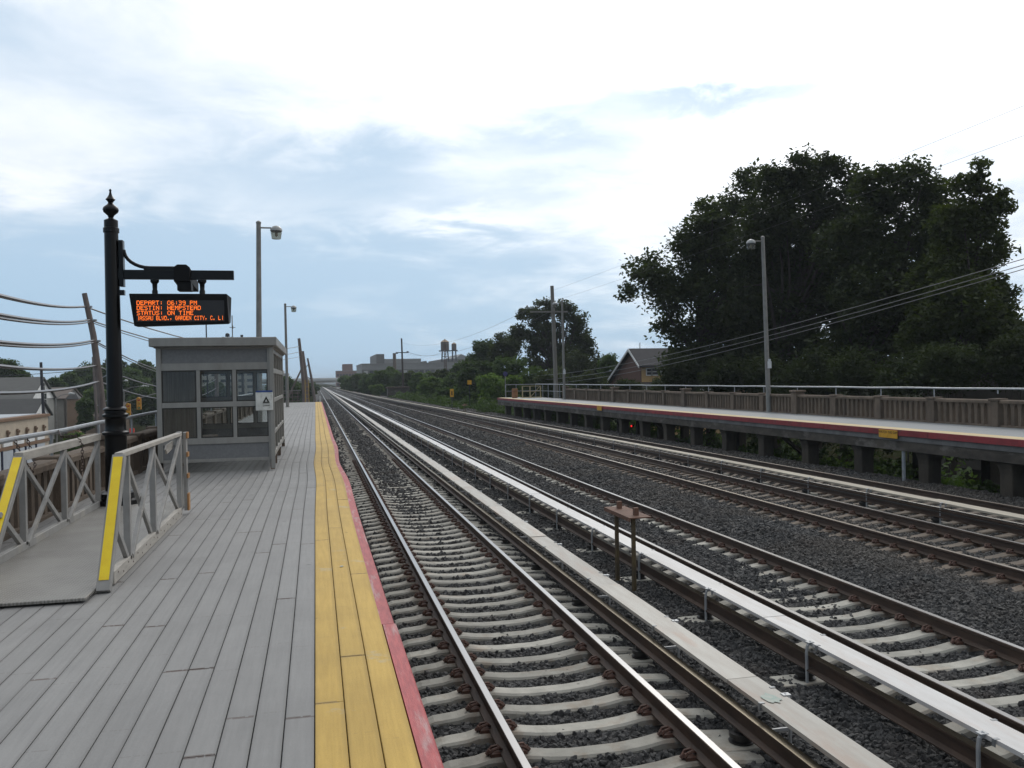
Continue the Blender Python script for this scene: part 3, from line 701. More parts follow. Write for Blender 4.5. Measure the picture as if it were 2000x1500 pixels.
# concrete piers: front and back rows, brackets flaring to the beam
def pier(x, y, w, z1, front):
    b = MB(); zb = -.75
    if front:
        for (ww, z) in ((w, zb), (w, .30), (w*1.06, .42), (w*1.3, .60)):
            b.v += [(x-ww/2, y-ww*.5, z), (x+ww/2, y-ww*.5, z), (x+ww/2, y+ww*.5, z), (x-ww/2, y+ww*.5, z)]
        for i in range(3):
            for k in range(4): b.f.append((i*4+k, i*4+(k+1) % 4, i*4+4+(k+1) % 4, i*4+4+k)); b.mi.append(0)
        b.f += [(3, 2, 1, 0), (12, 13, 14, 15)]; b.mi += [0, 0]
    else: b.box(x-w/2, x+w/2, y-w/2, y+w/2, -1.6, z1)
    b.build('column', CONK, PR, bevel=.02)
y = 12.3
while y < 73:
    pier(ex(y)+.36, y, .42, .6, True)
    pier(ex(y)+2.7, y+.4, .36, .79, False)
    if y > 40: pier(ex(y)+1.6, y+1.0, .28, .79, False)
    y += 2.95
for y in (17.5, 29, 41): MB().bar((ex(y)+.5, y, .55), (ex(y)+2.7, y+1.4, -.7), .12, .12).build('brace', CONK, PR)
MB().tube([(ex(21.5)+.1, 21.9, -.5), (ex(21.5)+.1, 21.9, .6)], .05, 8).build('drain_pipe', PIPE, PR)
def text(name, body, size, m, parent, loc, rot, depth=.002, sx=1.0, align='CENTER'):
    c = bpy.data.curves.new(name, 'FONT'); c.body = body; c.size = size; c.extrude = depth; c.align_x = align; c.align_y = 'CENTER'
    c.space_character = 1.02
    o = bpy.data.objects.new(name, c); COL.objects.link(o)
    dg = bpy.context.evaluated_depsgraph_get(); me = bpy.data.meshes.new_from_object(o.evaluated_get(dg)); bpy.data.objects.remove(o)
    me.materials.clear(); me.materials.append(m)
    o = link(name, me, parent, loc, rot); o.scale = (sx, 1, 1); return o
GAPY = mat('amber_sign_paint', (.62, .33, .02), (.52, .27, .015), rough=.6, scale=5)
for (y, lab) in ((22.35, 'yellow watch the gap sign on the red platform edge toward the right'), (47.5, 'small faded yellow sign on the red platform edge, farther away')):
    e = ex(y)-.055
    g = thing('warning_sign', lab, 'sign', (e, y, 1.08))
    MB().box(-.012, .0, -.42, .42, -.12, .115).build('sign_board', GAPY, g, bevel=.003)
    if y < 30: text('lettering', 'WATCH THE GAP', .105, BLKP, g, (-.014, 0, .045), (PI/2, 0, -PI/2), .001, .98)

TEAL = mat('teal_paint_mark', (.24, .33, .29), (.36, .37, .33), rough=.6, scale=18)
def splash(name, label, x, y, z, rx, ry, seed):
    g = random.Random(seed); n = 14; b = MB()
    b.add([(x, y, z)]+[(x+rx*g.uniform(.5, 1)*math.cos(2*PI*k/n), y+ry*g.uniform(.5, 1)*math.sin(2*PI*k/n), z) for k in range(n)], [(0, k+1, (k+1) % n+1) for k in range(n)])
    tag(b.build(name, TEAL), label, 'paint mark')
splash('paint_mark', 'faded teal paint mark on the stained third rail cover', 3.67, 6.62, .2065, .09, .15, 3)
splash('paint_mark', 'small teal paint speck on the yellow platform edge', .2, 8.15, 1.2265, .022, .03, 5)
T = thing('marker_light', 'tiny red light glowing below the far platform edge', 'light', (ex(43)+.1, 43, .28))
MB().lathe([(.01, -.05), (.045, -.03), (.05, 0), (.045, .03), (.01, .05)], (0, 0, 0), 8).build('lens', mat('red_lens', (.5, .01, .01), emit=(1, .02, .02, 1.2)), T)
MB().box(.02, .12, -.06, .06, -.08, .08).build('housing', SHELL, T)
# ------------------------------------------------------------------ balustrades
def balustrade(name, label, xf, y0, y1, ped0, tz, side, railz):
    T = thing(name, label, 'balustrade'); P = 2.65
    small = MB().box(-.15, .15, -.15, .15, 1.18, tz-.06).box(-.19, .19, -.19, .19, tz-.06, tz+.01).mesh('post', CONB, bevel=.015)
    big = MB().box(-.20, .20, -.21, .21, 1.18, tz+.06).box(-.24, .24, -.26, .26, tz+.06, tz+.15).mesh('pedestal', CONB, bevel=.02)
    # baluster: waisted bar that flares into an arch at the head
    h0, h1 = 1.27, tz-.13
    pr = [(-.06, h0), (.06, h0), (.06, h1-.16), (.075, h1-.08), (.105, h1-.025), (.132, h1), (-.132, h1), (-.105, h1-.025), (-.075, h1-.08), (-.06, h1-.16)]
    bal = MB().prism(pr, -.06, .06, axis='x'); bal = bal.mesh('baluster', CONB)
    n = int(round((y1-y0)/P)); yy = y0
    for i in range(n+1):
        y = y0+i*P; isb = abs(((y-ped0)/(4*P)+.5) % 1-.5) < .05
        isb = isb and not (side.startswith('long') and y < 25)
        link('pedestal' if isb else 'post', big if isb else small, T, (xf(y), y, 0))
        if i < n:
            a = -math.atan2(xf(y+P)-xf(y), P)
            hl = .21 if isb else .15
            hr = .21 if abs(((y+P-ped0)/(4*P)+.5) % 1-.5) < .05 else .15
            ya, yb_ = y+hl, y+P-hr; k = 9; st = (yb_-ya)/k
            mb = MB().prism([(-.14, tz-.13), (.14, tz-.13), (.14, tz-.06), (.11, tz-.03), (-.11, tz-.03), (-.14, tz-.06)], ya-y, yb_-y)
            link('cap_rail', mb.mesh('cap_rail', CONB), T, (xf(y), y, 0), (0, 0, a))
            link('base_rail', MB().box(-.12, .12, ya-y, yb_-y, 1.17, h0).mesh('base_rail', CONB), T, (xf(y), y, 0), (0, 0, a))
            for q in range(k):
                yq = ya+st*(q+.5); link('baluster', bal, T, (xf(yq), yq, 0))
    # pipe handrail on top of the balustrade
    R = thing('handrail', side+' handrail above the concrete balustrade', 'handrail')
    ys = list(np.arange(y0-1.5, y1+.1, 2.0)) + ([72.6] if railz[1] else [])
    MB().tube([(xf(q), q, railz[0]+.008*math.sin(q*1.3)) for q in ys], .032, 8).build('pipe', PIPE, R, smooth=True)
    for i in range(n):
        y = y0+i*P; isb = abs(((y-ped0)/(4*P)+.5) % 1-.5) < .05
        MB().tube([(xf(y), y, tz+(.17 if isb else .01)-.03), (xf(y), y, railz[0])], .02, 6).build('stanchion', PIPE, R)
    return T, R
xr_ = lambda y: ex(y)+3.13
T_, R_ = balustrade('balustrade', 'brown concrete balustrade along the back of the far platform', xr_, 11.1, 64.1, 21.7, 2.04, 'long pale pipe', (2.33, True))
for q in (65.6, 67.2, 68.8, 70.4, 72.6): MB().tube([(xr_(q), q, 1.2), (xr_(q), q, 2.33)], .022, 6).build('stanchion', PIPE, R_)
MB().tube([(xr_(q), q, 1.78) for q in (64.3, 66.5, 68.5, 70.5, 72.6)], .018, 6).build('mid_rail', PIPE, R_)
MB().tube([(xr_(72.6), 72.6, 2.33), (ex(72.6)+.5, 72.6, 2.33)], .025, 6).tube([(xr_(72.6), 72.6, 1.78), (ex(72.6)+.5, 72.6, 1.78)], .018, 6).build('end_rail', PIPE, R_)
for q in (.5, 1.4): MB().tube([(ex(72.6)+q, 72.6, 1.2), (ex(72.6)+q, 72.6, 2.33)], .022, 6).build('stanchion', PIPE, R_)
xl_ = lambda y: -3.52
balustrade('balustrade', 'brown concrete balustrade along the street side of the near platform', xl_, 5.0, 71.25, 15.6, 1.98, 'thick grey pipe', (2.31, False))

# ------------------------------------------------------------------ lamp posts
def lamp(label, base, top, side, grp='tall grey platform lamp posts', plate=False):
    T = thing('lamp_post', label, 'lamp post', base, 0, grp)
    dx, dz = top[0]-base[0], top[2]-base[2]
    MB().tube([(0, 0, 0), (dx*.5, 0, dz*.5), (dx, 0, dz)], [.105, .09, .075], 12).lathe([(.16, 0), (.16, .03), (.11, .04)], (0, 0, 0), 12).build('pole', LAMPG, T, smooth=True)
    MB().lathe([(.085, 0), (.085, .05), (.03, .09)], (dx, 0, dz), 12).build('cap', LAMPG, T, smooth=True)
    hx = dx+side*.56; hz = dz-.17
    MB().tube([(dx, 0, dz-.14), (hx-side*.16, 0, dz-.14)], .026, 8).build('arm', LAMPG, T, smooth=True)
    MB().lathe([(.15, -.1), (.2, -.07), (.19, .0), (.13, .07), (.06, .1), (.02, .11)], (hx, 0, hz), 16).build('lamp_hood', LAMPD, T, smooth=True)
    g = MB().lathe([(.12, -.34), (.15, -.33), (.185, -.1)], (hx, 0, hz), 16).build('refractor', BOWL, T, smooth=True)
    MB().lathe([(.02, -.26), (.045, -.22), (.05, -.15), (.02, -.1)], (hx, 0, hz), 10).build('bulb', mat('pale_lamp_bulb', (.6, .55, .45), rough=.3), g, smooth=True)
    if plate: MB().box(-.09, .09, -.13, -.11, 1.9, 2.2).box(-.05, .05, -.14, -.10, 2.2, 2.3).build('number_plate', mat('white_plate', (.62, .64, .66), rough=.5), T)
lamp('tall lamp post rising from behind the grey waiting shelter', (-1.85, 30, DZ), (-1.73, 30, 8.2), 1)
lamp('slimmer looking lamp post standing near the far end of the near platform', (-1.88, 61.2, DZ), (-1.90, 61.2, 8.2), 1)
lamp('lamp post with white number plate on the far platform before dark trees', (19.12, 34.3, DZ), (18.97, 34.3, 8.75), -1, plate=True)
lamp('lamp post beside the wooden pole at the end of the far platform', (18.25, 63, DZ), (18.2, 63, 8.6), -1, plate=True)

# ------------------------------------------------------------------ departure sign on ornate black post
def sign():
    T = thing('departure_sign', 'black ornate post with arm carrying an amber lit train departure board', 'departure sign', (-2.76, 13.2, DZ))
    MB().lathe([(.30, 0), (.30, .10), (.24, .12), (.24, .20), (.15, .23), (.142, .95), (.145, 1.0), (.178, 1.02), (.178, 1.05), (.145, 1.07), (.14, 1.10), (.135, 1.24), (.14, 1.25), (.172, 1.27), (.172, 1.30), (.14, 1.32), (.14, 1.35), (.16, 1.37), (.15, 1.39), (.105, 1.41), (.099, 2.6), (.092, 3.86), (.106, 3.86), (.106, 3.92), (.092, 3.93), (.092, 4.03), (.06, 4.05)], (0, 0, 0), 24).build('post', BLACK, T, smooth=True)
    MB().lathe([(.045, 4.04), (.033, 4.07), (.045, 4.10), (.095, 4.145), (.107, 4.18), (.095, 4.215), (.045, 4.255), (.032, 4.28), (.042, 4.30), (.066, 4.325), (.045, 4.35), (.022, 4.39), (.012, 4.435), (.018, 4.45), (.014, 4.465), (.003, 4.475)], (0, 0, 0), 20).build('finial', BLACK, T, smooth=True)
    a = MB().box(.08, 1.64, -.045, .045, 3.205, 3.335).box(.42, 1.0, -.03, .03, 3.336, 3.385).box(.10, .16, -.06, .06, 3.10, 3.75)
    pts = [(.16, 0, 3.62)] + [(.16+.34*(1-math.cos(t)), 0, 3.62-.25*math.sin(t)) for t in np.linspace(.15, PI/2, 8)] + [(.9, 0, 3.37)]
    a.tube(pts, .026, 8)
    a.build('bracket_arm', BLACK, T, smooth=True, bevel=.004)
    MB().box(.085, .125, -.05, .05, 3.0, 3.05).box(.085, .16, -.045, .045, 2.98, 3.05).build('clamp_plate', BLACK, T)
    f = MB().add([(.83, -.11, 3.17), (1.05, -.11, 3.17), (1.05, -.11, 3.37), (1.0, -.11, 3.41), (.88, -.11, 3.41), (.83, -.11, 3.37),
                  (.86, .42, 3.07), (1.10, .42, 3.07), (1.10, .42, 3.20), (1.07, .42, 3.27), (.90, .42, 3.27), (.86, .42, 3.22)],
                 [(0, 1, 2, 3, 4, 5), (11, 10, 9, 8, 7, 6)] + [(i, (i+1) % 6, 6+(i+1) % 6, 6+i) for i in range(6)])
    f.box(.87, 1.06, -.08, .14, 3.04, 3.165).build('floodlight', SHELL, T, bevel=.006)
    for x in (.56, 1.20): MB().lathe([(.06, 3.2), (.06, 3.17), (.035, 3.14), (.032, 3.06), (.04, 3.04), (.04, 2.98)], (x, 0, 0), 12).build('hanger', BLACK, T, smooth=True)
    # display housing: trapezoid with tapered bottom
    x0, x1, zt, zb = .24, 1.59, 2.99, 2.535
    h = MB().add([(x0, -.14, zt), (x1-.04, -.14, zt), (x1-.02, -.14, zb+.02), (x0+.06, -.14, zb), (x0, .12, zt), (x1, .12, zt-.03), (x1-.02, .12, zb+.05), (x0+.06, .12, zb)],
                 [(0, 1, 2, 3), (7, 6, 5, 4), (0, 4, 5, 1), (1, 5, 6, 2), (2, 6, 7, 3), (3, 7, 4, 0)])
    B = h.build('display_housing', SHELL, T, bevel=.008)
    MB().box(.335, 1.51, -.151, -.1485, 2.595, 2.895).build('screen', SCREEN, B)
    G = {'A': '01110 10001 10001 11111 10001 10001 10001', 'B': '11110 10001 10001 11110 10001 10001 11110', 'C': '01110 10001 10000 10000 10000 10001 01110',
         'D': '11110 10001 10001 10001 10001 10001 11110', 'E': '11111 10000 10000 11110 10000 10000 11111', 'G': '01110 10001 10000 10111 10001 10001 01110',
         'H': '10001 10001 10001 11111 10001 10001 10001', 'I': '01110 00100 00100 00100 00100 00100 01110', 'L': '10000 10000 10000 10000 10000 10000 11111',
         'M': '10001 11011 10101 10101 10001 10001 10001', 'N': '10001 11001 10101 10101 10011 10001 10001', 'O': '01110 10001 10001 10001 10001 10001 01110',
         'P': '11110 10001 10001 11110 10000 10000 10000', 'R': '11110 10001 10001 11110 10100 10010 10001', 'S': '01111 10000 10000 01110 00001 00001 11110',
         'T': '11111 00100 00100 00100 00100 00100 00100', 'U': '10001 10001 10001 10001 10001 10001 01110', 'V': '10001 10001 10001 10001 01010 01010 00100',
         'Y': '10001 10001 01010 00100 00100 00100 00100', '0': '01110 10001 10001 10001 10001 10001 01110', '3': '11110 00001 00001 01110 00001 00001 11110',
         '6': '01110 10000 10000 11110 10001 10001 01110', '9': '01110 10001 10001 01111 00001 00001 01110', ':': '00000 00100 00100 00000 00100 00100 00000',
         '.': '00000 00000 00000 00000 00000 01100 01100', ',': '00000 00000 00000 00000 01100 00100 01000', '|': '00010 00010 00010 00010 00010 00010 00010', ' ': ' '.join(['00000']*7)}
    rows = [('DEPART: 06:39 PM', .0505, .0090), ('DESTIN:  HEMPSTEAD', .0452, .0081), ('STATUS: ON TIME', .0505, .0090), ('|ASSAU BLVD., GARDEN CITY, C. L|', .0362, .0060)]
    for i, (s, pit, dw) in enumerate(rows):
        b = MB(); zt_ = 2.888-i*.0715; ph = .0086; xs = .342
        if i == 1: pit = .0505; s = 'DESTIN: HEMPSTEAD'
        pp = (pit*.86)/5
        for j, ch in enumerate(s):
            for r, row in enumerate(G[ch].split()):
                c = 0
                while c < 5:
                    if row[c] == '1':
                        e = c
                        while e+1 < 5 and row[e+1] == '1': e += 1
                        b.box(xs+j*pit+c*pp, xs+j*pit+(e+.8)*pp, -.1545, -.1515, zt_-(r+1)*ph+.0022, zt_-r*ph); c = e+1
                    else: c += 1
        b.build('led_text_line', LED, B)
sign()

# ------------------------------------------------------------------ waiting shelter
def shelter():
    x0, x1, y0, y1 = -2.98, -.83, 17.8, 23.8
    T = thing('waiting_shelter', 'grey aluminium waiting shelter with dirty glass on the near platform', 'shelter', (0, 0, 0))
    MB().box(x0-.10, x1+.10, y0-.14, y1+.12, 3.65, 3.82).box(x0-.03, x1+.03, y0-.05, y1+.05, 3.62, 3.648).build('roof', ALU, T, bevel=.01)
    def post(x, y, z0=1.32, w=.09): MB().box(x-w/2, x+w/2, y-w/2, y+w/2, z0, 3.62).build('frame_post', ALU, T, bevel=.004)
    for x in (x0+.045, x1-.045):
        for y in (y0+.045, y1-.045): post(x, y)
    for x, y in ((x1-.02, y0-.03), (x1-.03, y0+1.2), (x1-.03, y0+3.2), (x1-.03, y1-.05), (x0+.05, y0), (x0+.05, y1)):
        MB().box(x-.04, x+.04, y, y+.06, DZ, 1.42).build('leg', mat('rusty_leg', (.16, .12, .09), (.10, .07, .05), rough=.8, scale=12), T)
    MB().box(x1-.05, x1+.03, y0-.035, y0-.002, DZ+.02, 3.64).build('corner_trim', ALU, T, bevel=.003)
    rows = [(1.46, 1.75, 'p'), (1.87, 2.47, 'g'), (2.57, 3.19, 'g'), (3.33, 3.60, 'p')]
    bars = [(1.40, 1.46), (1.75, 1.87), (2.47, 2.57), (3.19, 3.33), (3.60, 3.62)]
    def wall_x(y, ncol=(.80, 1.50), full=True):
        for a, b in bars: MB().box(x0+.09, x1-.09, y-.035, y+.035, a, b).build('frame_rail', ALU, T, bevel=.003)
        cs = [x0+.09, x0+.76, x0+1.43, x1-.09]
        for c in cs[1:3]: MB().box(c-.035, c+.035, y-.03, y+.03, 1.87, 3.19).build('mullion', ALU, T, bevel=.003)
        for a, b, k in rows:
            if k == 'p': MB().box(x0+.09, x1-.09, y-.012, y+.012, a, b).build('panel', PANEL, T)
            else:
                for i in range(3):
                    p0, p1 = cs[i]+(.035 if i else 0), cs[i+1]-(.035 if i < 2 else 0)
                    f = MB().box(p0, p0+.02, y-.025, y+.025, a, b).box(p1-.02, p1, y-.025, y+.025, a, b).box(p0+.02, p1-.02, y-.025, y+.025, a, a+.02).box(p0+.02, p1-.02, y-.025, y+.025, b-.02, b).build('window_frame', mat('dark_gasket', (.035, .033, .03), rough=.6), T)
                    MB().box(p0+.02, p1-.02, y-.004, y+.004, a+.02, b-.02).build('pane', GLASS, f)
    wall_x(y0+.05); wall_x(y1-.05)
    # right side wall towards the tracks
    n = 5; st = (y1-y0-.18)/n
    for a, b in ((1.40, 1.50), (1.86, 1.93), (2.52, 2.60), (3.12, 3.22), (3.54, 3.62)):
        MB().box(x1-.08, x1-.01, y0+.09, y1-.09, a, b).build('frame_rail', ALU, T, bevel=.003)
    for i in range(1, n): MB().box(x1-.075, x1-.015, y0+.09+i*st-.03, y0+.09+i*st+.03, 1.50, 3.54).build('mullion', ALU, T, bevel=.003)
    for i in range(n):
        a0, a1 = y0+.09+i*st+(.03 if i else 0), y0+.09+(i+1)*st-(.03 if i < n-1 else 0)
        for z0, z1 in ((1.50, 1.86), (1.93, 2.52), (2.60, 3.12), (3.22, 3.54)):
            MB().box(x1-.05, x1-.042, a0, a1, z0, z1).build('pane', GLASS, T)
    # left wall: ribbed sheet
    b = MB(); y = y0+.09; k = 0
    pr = []
    while y < y1-.12: pr += [(x0+.02, y), (x0+.02, y+.06), (x0+.055, y+.08), (x0+.055, y+.13)]; y += .15
    pr2 = [(x-.012, yy) for x, yy in pr]
    nn = len(pr); b.add([(x, yy, z) for z in (1.42, 3.6) for x, yy in pr]+[(x, yy, z) for z in (1.42, 3.6) for x, yy in pr2],
                        [(i, i+1, nn+i+1, nn+i) for i in range(nn-1)]+[(2*nn+i, 3*nn+i, 3*nn+i+1, 2*nn+i+1) for i in range(nn-1)])
    b.build('ribbed_panel', RIB, T)
    MB().box(x0+.15, x0+.6, y0+1.2, y1-1.2, 1.62, 1.67).box(x0+.2, x0+.26, y0+1.4, y0+1.46, DZ, 1.62).box(x0+.2, x0+.26, y1-1.5, y1-1.44, DZ, 1.62).build('bench', mat('bench_wood', (.16, .10, .06), rough=.7), T)
    # polished plate with a blue strip on the corner
    W = thing('notice_plate', 'polished metal plate with blue strip and black triangle symbol on the shelter corner', 'sign', (-.985, y0-.06, 2.57))
    MB().box(-.165, .165, -.012, .012, -.19, .17).build('plate', STEELP, W, bevel=.008)
    MB().box(-.155, .155, -.016, .010, .172, .20).build('blue_strip', BLUE, W)
    tri = MB().add([(-.035, -.0135, -.045), (.105, -.0135, -.045), (.035, -.0135, .09), (.01, -.0135, -.02), (.06, -.0135, -.02), (.035, -.0135, .03)], [(0, 3, 5, 2), (0, 1, 4, 3), (1, 2, 5, 4)])
    tri.add([(-.035, -.0135, -.058), (.105, -.0135, -.058), (.105, -.0135, -.066), (-.035, -.0135, -.066)], [(0, 1, 2, 3)])
    tri.add([(-.03, -.0135, -.095), (.1, -.0135, -.085), (.1, -.0135, -.098), (-.03, -.0135, -.108)], [(0, 1, 2, 3)])
    tri.build('triangle_symbol', BLKP, W)
shelter()

# ------------------------------------------------------------------ bridge plate ramp parked at the street side
def mat_tread():
    m = bpy.data.materials.new('diamond_tread_plate'); m.use_nodes = True
    t = NT(m.node_tree); b = t.n['Principled BSDF']; co = t.new('ShaderNodeTexCoord').outputs['Object']
    x, y, z = t.xyz(co)
    def lozenge(u, v, su, sv):
        a = t.m('SUBTRACT', t.m('FRACT', t.m('MULTIPLY', u, su)), .5); c = t.m('SUBTRACT', t.m('FRACT', t.m('MULTIPLY', v, sv)), .5)
        return t.ss(t.m('ADD', t.m('POWER', t.m('MULTIPLY', a, 2.2), 2.0), t.m('POWER', t.m('MULTIPLY', c, 5.5), 2.0)), 1.0, .5)
    u = t.m('ADD', x, y); v = t.m('SUBTRACT', x, y)
    h = t.m('MAXIMUM', lozenge(u, v, 18, 18), lozenge(t.m('ADD', v, .0277), t.m('ADD', u, .0277), 18, 18))
    n = t.noise(co, 2.2, 5, .6)
    col = t.mix(t.ss(n, .3, .7), (.235, .225, .205), (.165, .155, .14))
    col = t.mix(t.m('MULTIPLY', h, .6), col, (.34, .33, .31))
    t.put(b.inputs['Base Color'], col); b.inputs['Roughness'].default_value = .45; b.inputs['Metallic'].default_value = .35
    bn = t.new('ShaderNodeBump'); bn.inputs['Strength'].default_value = .6; bn.inputs['Distance'].default_value = .006
    t.put(bn.inputs['Height'], h); t.l.new(bn.outputs[0], b.inputs['Normal']); return m
def ramp():
    T = thing('boarding_ramp', 'grey metal ramp with crossed side rails and yellow taped ends', 'ramp')
    MB().box(-3.02, -1.80, 7.42, 13.05, 1.236, 1.262).build('tread_plate', mat_tread(), T, bevel=.004)
    def side(x, ys, yf, yt, ye, top0, top1, mirrored, lab):
        P = link('side_rail', MB().box(x-.03, x+.03, ys+.1, ye, 1.225, 1.34).mesh('side_rail', TIMB if not mirrored else RAMPM, bevel=.004), T, label=lab)
        MB().bar((x, yf, 1.225), (x, yt, top0-.01), .11, .07, (0, -1, 0)).build('slanted_post', RAMPM, P, bevel=.004)
        d = Vector((0, yt-yf, top0-1.22)); nrm = Vector((0, -d.z, d.y)).normalized()*.039
        a = Vector((x, yf, 1.225))+d*.07+nrm; b = Vector((x, yf, 1.225))+d*.965+nrm
        MB().bar(a, b, .078, .004, nrm).build('yellow_tape', YTAPE, P)
        MB().bar((x, yt-.03, top0), (x, ye+.05, top1), .075 if not mirrored else .085, .045 if not mirrored else .09).build('top_rail', TIMB, P, bevel=.005)
        return P
    def vert(P, x, y, zt, w=.06): MB().box(x-.03, x+.03, y-w/2, y+w/2, 1.30, zt).build('upright', RAMPM, P, bevel=.003)
    def cross(P, x, ya, yb2, za, zb):
        MB().bar((x-.02, ya, zb), (x-.02, yb2, za), .035, .055).build('cross_brace', RAMPM, P, bevel=.003)
        MB().bar((x+.02, ya, za), (x+.02, yb2, zb), .035, .055).build('cross_brace', RAMPM, P, bevel=.003)
    P = side(-1.74, 7.9, 7.74, 8.45, 11.9, 2.30, 2.28, False, 'side rail nearer the tracks')
    vert(P, -1.74, 8.72, 2.28); vert(P, -1.74, 10.05, 2.27); vert(P, -1.74, 11.95, 2.31, .15)
    MB().bar((-1.74, 8.10, 1.80), (-1.74, 8.70, 1.30), .04, .055).build('cross_brace', RAMPM, P, bevel=.003)
    cross(P, -1.74, 8.78, 10.0, 1.32, 2.24); cross(P, -1.74, 10.1, 11.88, 1.32, 2.24)
    wb = MB().box(-1.70, -1.66, 12.0, 12.12, 1.28, 2.30)
    wb.build('latch_board', RAMPM, P, bevel=.004)
    for z0, z1 in ((1.28, 1.50), (1.70, 1.76), (1.98, 2.04), (2.22, 2.30)): MB().box(-1.659, -1.64, 11.995, 12.125, z0, z1).build('orange_block', ORNG, P)
    MB().box(-1.659, -1.654, 12.03, 12.09, 1.51, 1.69).build('latch_strip', GALV, P)
    MB().prism([(11.2, 2.14), (11.28, 2.19), (11.75, 2.21), (11.75, 2.12), (11.28, 2.08)], -1.80, -1.78, axis='x').build('pointed_board', TIMB, P)
    b = MB()
    for k in range(18):
        y = 8.15+k*.215
        b.add([(-1.7092, y+.011*math.cos(a), 1.305+(-.04 if k % 2 else 0)+.011*math.sin(a)) for a in np.linspace(0, 2*PI, 7)[:6]]+[(-1.704, y, 1.305+(-.04 if k % 2 else 0))], [(i, (i+1) % 6, 6) for i in range(6)])
    b.build('bolt_row', CHAIN, P)
    P = side(-2.96, 8.9, 8.75, 9.77, 13.0, 2.22, 2.22, True, 'side rail against the balustrade')
    vert(P, -2.96, 9.85, 2.2); vert(P, -2.96, 11.35, 2.18); vert(P, -2.96, 13.0, 2.24, .08)
    MB().bar((-2.96, 9.15, 1.72), (-2.96, 9.8, 1.30), .04, .055).build('cross_brace', RAMPM, P, bevel=.003)
    cross(P, -2.96, 9.9, 11.3, 1.3, 2.15); cross(P, -2.96, 11.42, 12.95, 1.3, 2.15)
ramp()
def chain(label, pts):
    b = MB(); pts = [Vector(p) for p in pts]; L = sum((pts[i+1]-pts[i]).length for i in range(len(pts)-1)); n = int(L/.038)
    cum = [0]
    for i in range(len(pts)-1): cum.append(cum[-1]+(pts[i+1]-pts[i]).length)
    def at(s):
        for i in range(len(pts)-1):
            if s <= cum[i+1]+1e-6: return pts[i].lerp(pts[i+1], (s-cum[i])/(cum[i+1]-cum[i])), (pts[i+1]-pts[i]).normalized()
        return pts[-1], Vector((0, 0, -1))
    for k in range(n):
        p, d = at((k+.5)*L/n); a = d.cross(Vector((0, 1, .2)) if k % 2 else Vector((1, .1, 0))).normalized()
        ring = [p+d*math.cos(t)*.026+a*math.sin(t)*.016 for t in np.linspace(0, 2*PI, 8)]
        b.tube(ring, .0055, 4, cap=False)
    tag(b.build('chain', CHAIN), label, 'chain')
chain('rusty chain looped from the pipe handrail behind the ramp', [(-3.5, 11.85, 2.30), (-3.46, 11.88, 2.1), (-3.4, 11.8, 1.95), (-3.38, 11.6, 1.9), (-3.42, 11.45, 2.05), (-3.5, 11.4, 2.3)])
chain('rusty chain draped over the top rail of the ramp', [(-3.5, 13.2, 2.31), (-3.2, 12.2, 2.28), (-2.95, 11.9, 2.30), (-2.88, 11.88, 2.2), (-2.88, 11.88, 1.95), (-2.9, 11.9, 1.82)])

# ------------------------------------------------------------------ rusty stand between the third rails, and a second one far off
def stand(label, x, y, s=1.0):
    T = thing('rusty_stand', label, 'stand', (x, y, -.25), 0, 'rusty iron stands between the tracks')
    for d in (-.36, .36): MB().bar((0, d, 0), (0, d, 1.12*s), .045, .07, (0, 1, 0)).build('leg', OLIVE, T)
    MB().box(-.12, .22, -.52, .60, 1.12*s, 1.14*s).box(-.12, -.10, -.52, .60, 1.08*s, 1.119*s).build('top_plate', RUSTP, T, bevel=.003)
    for d in (-.33, .38): MB().box(.02, .09, d-.03, d+.03, 1.142*s, 1.25*s).build('lug', RUSTP, T)
stand('rusty iron stand with flat plate top between the two white covers', 4.46, 12.3)
stand('small dark iron stand far off beside the grubby third rail cover', 11.8, 70, .9)

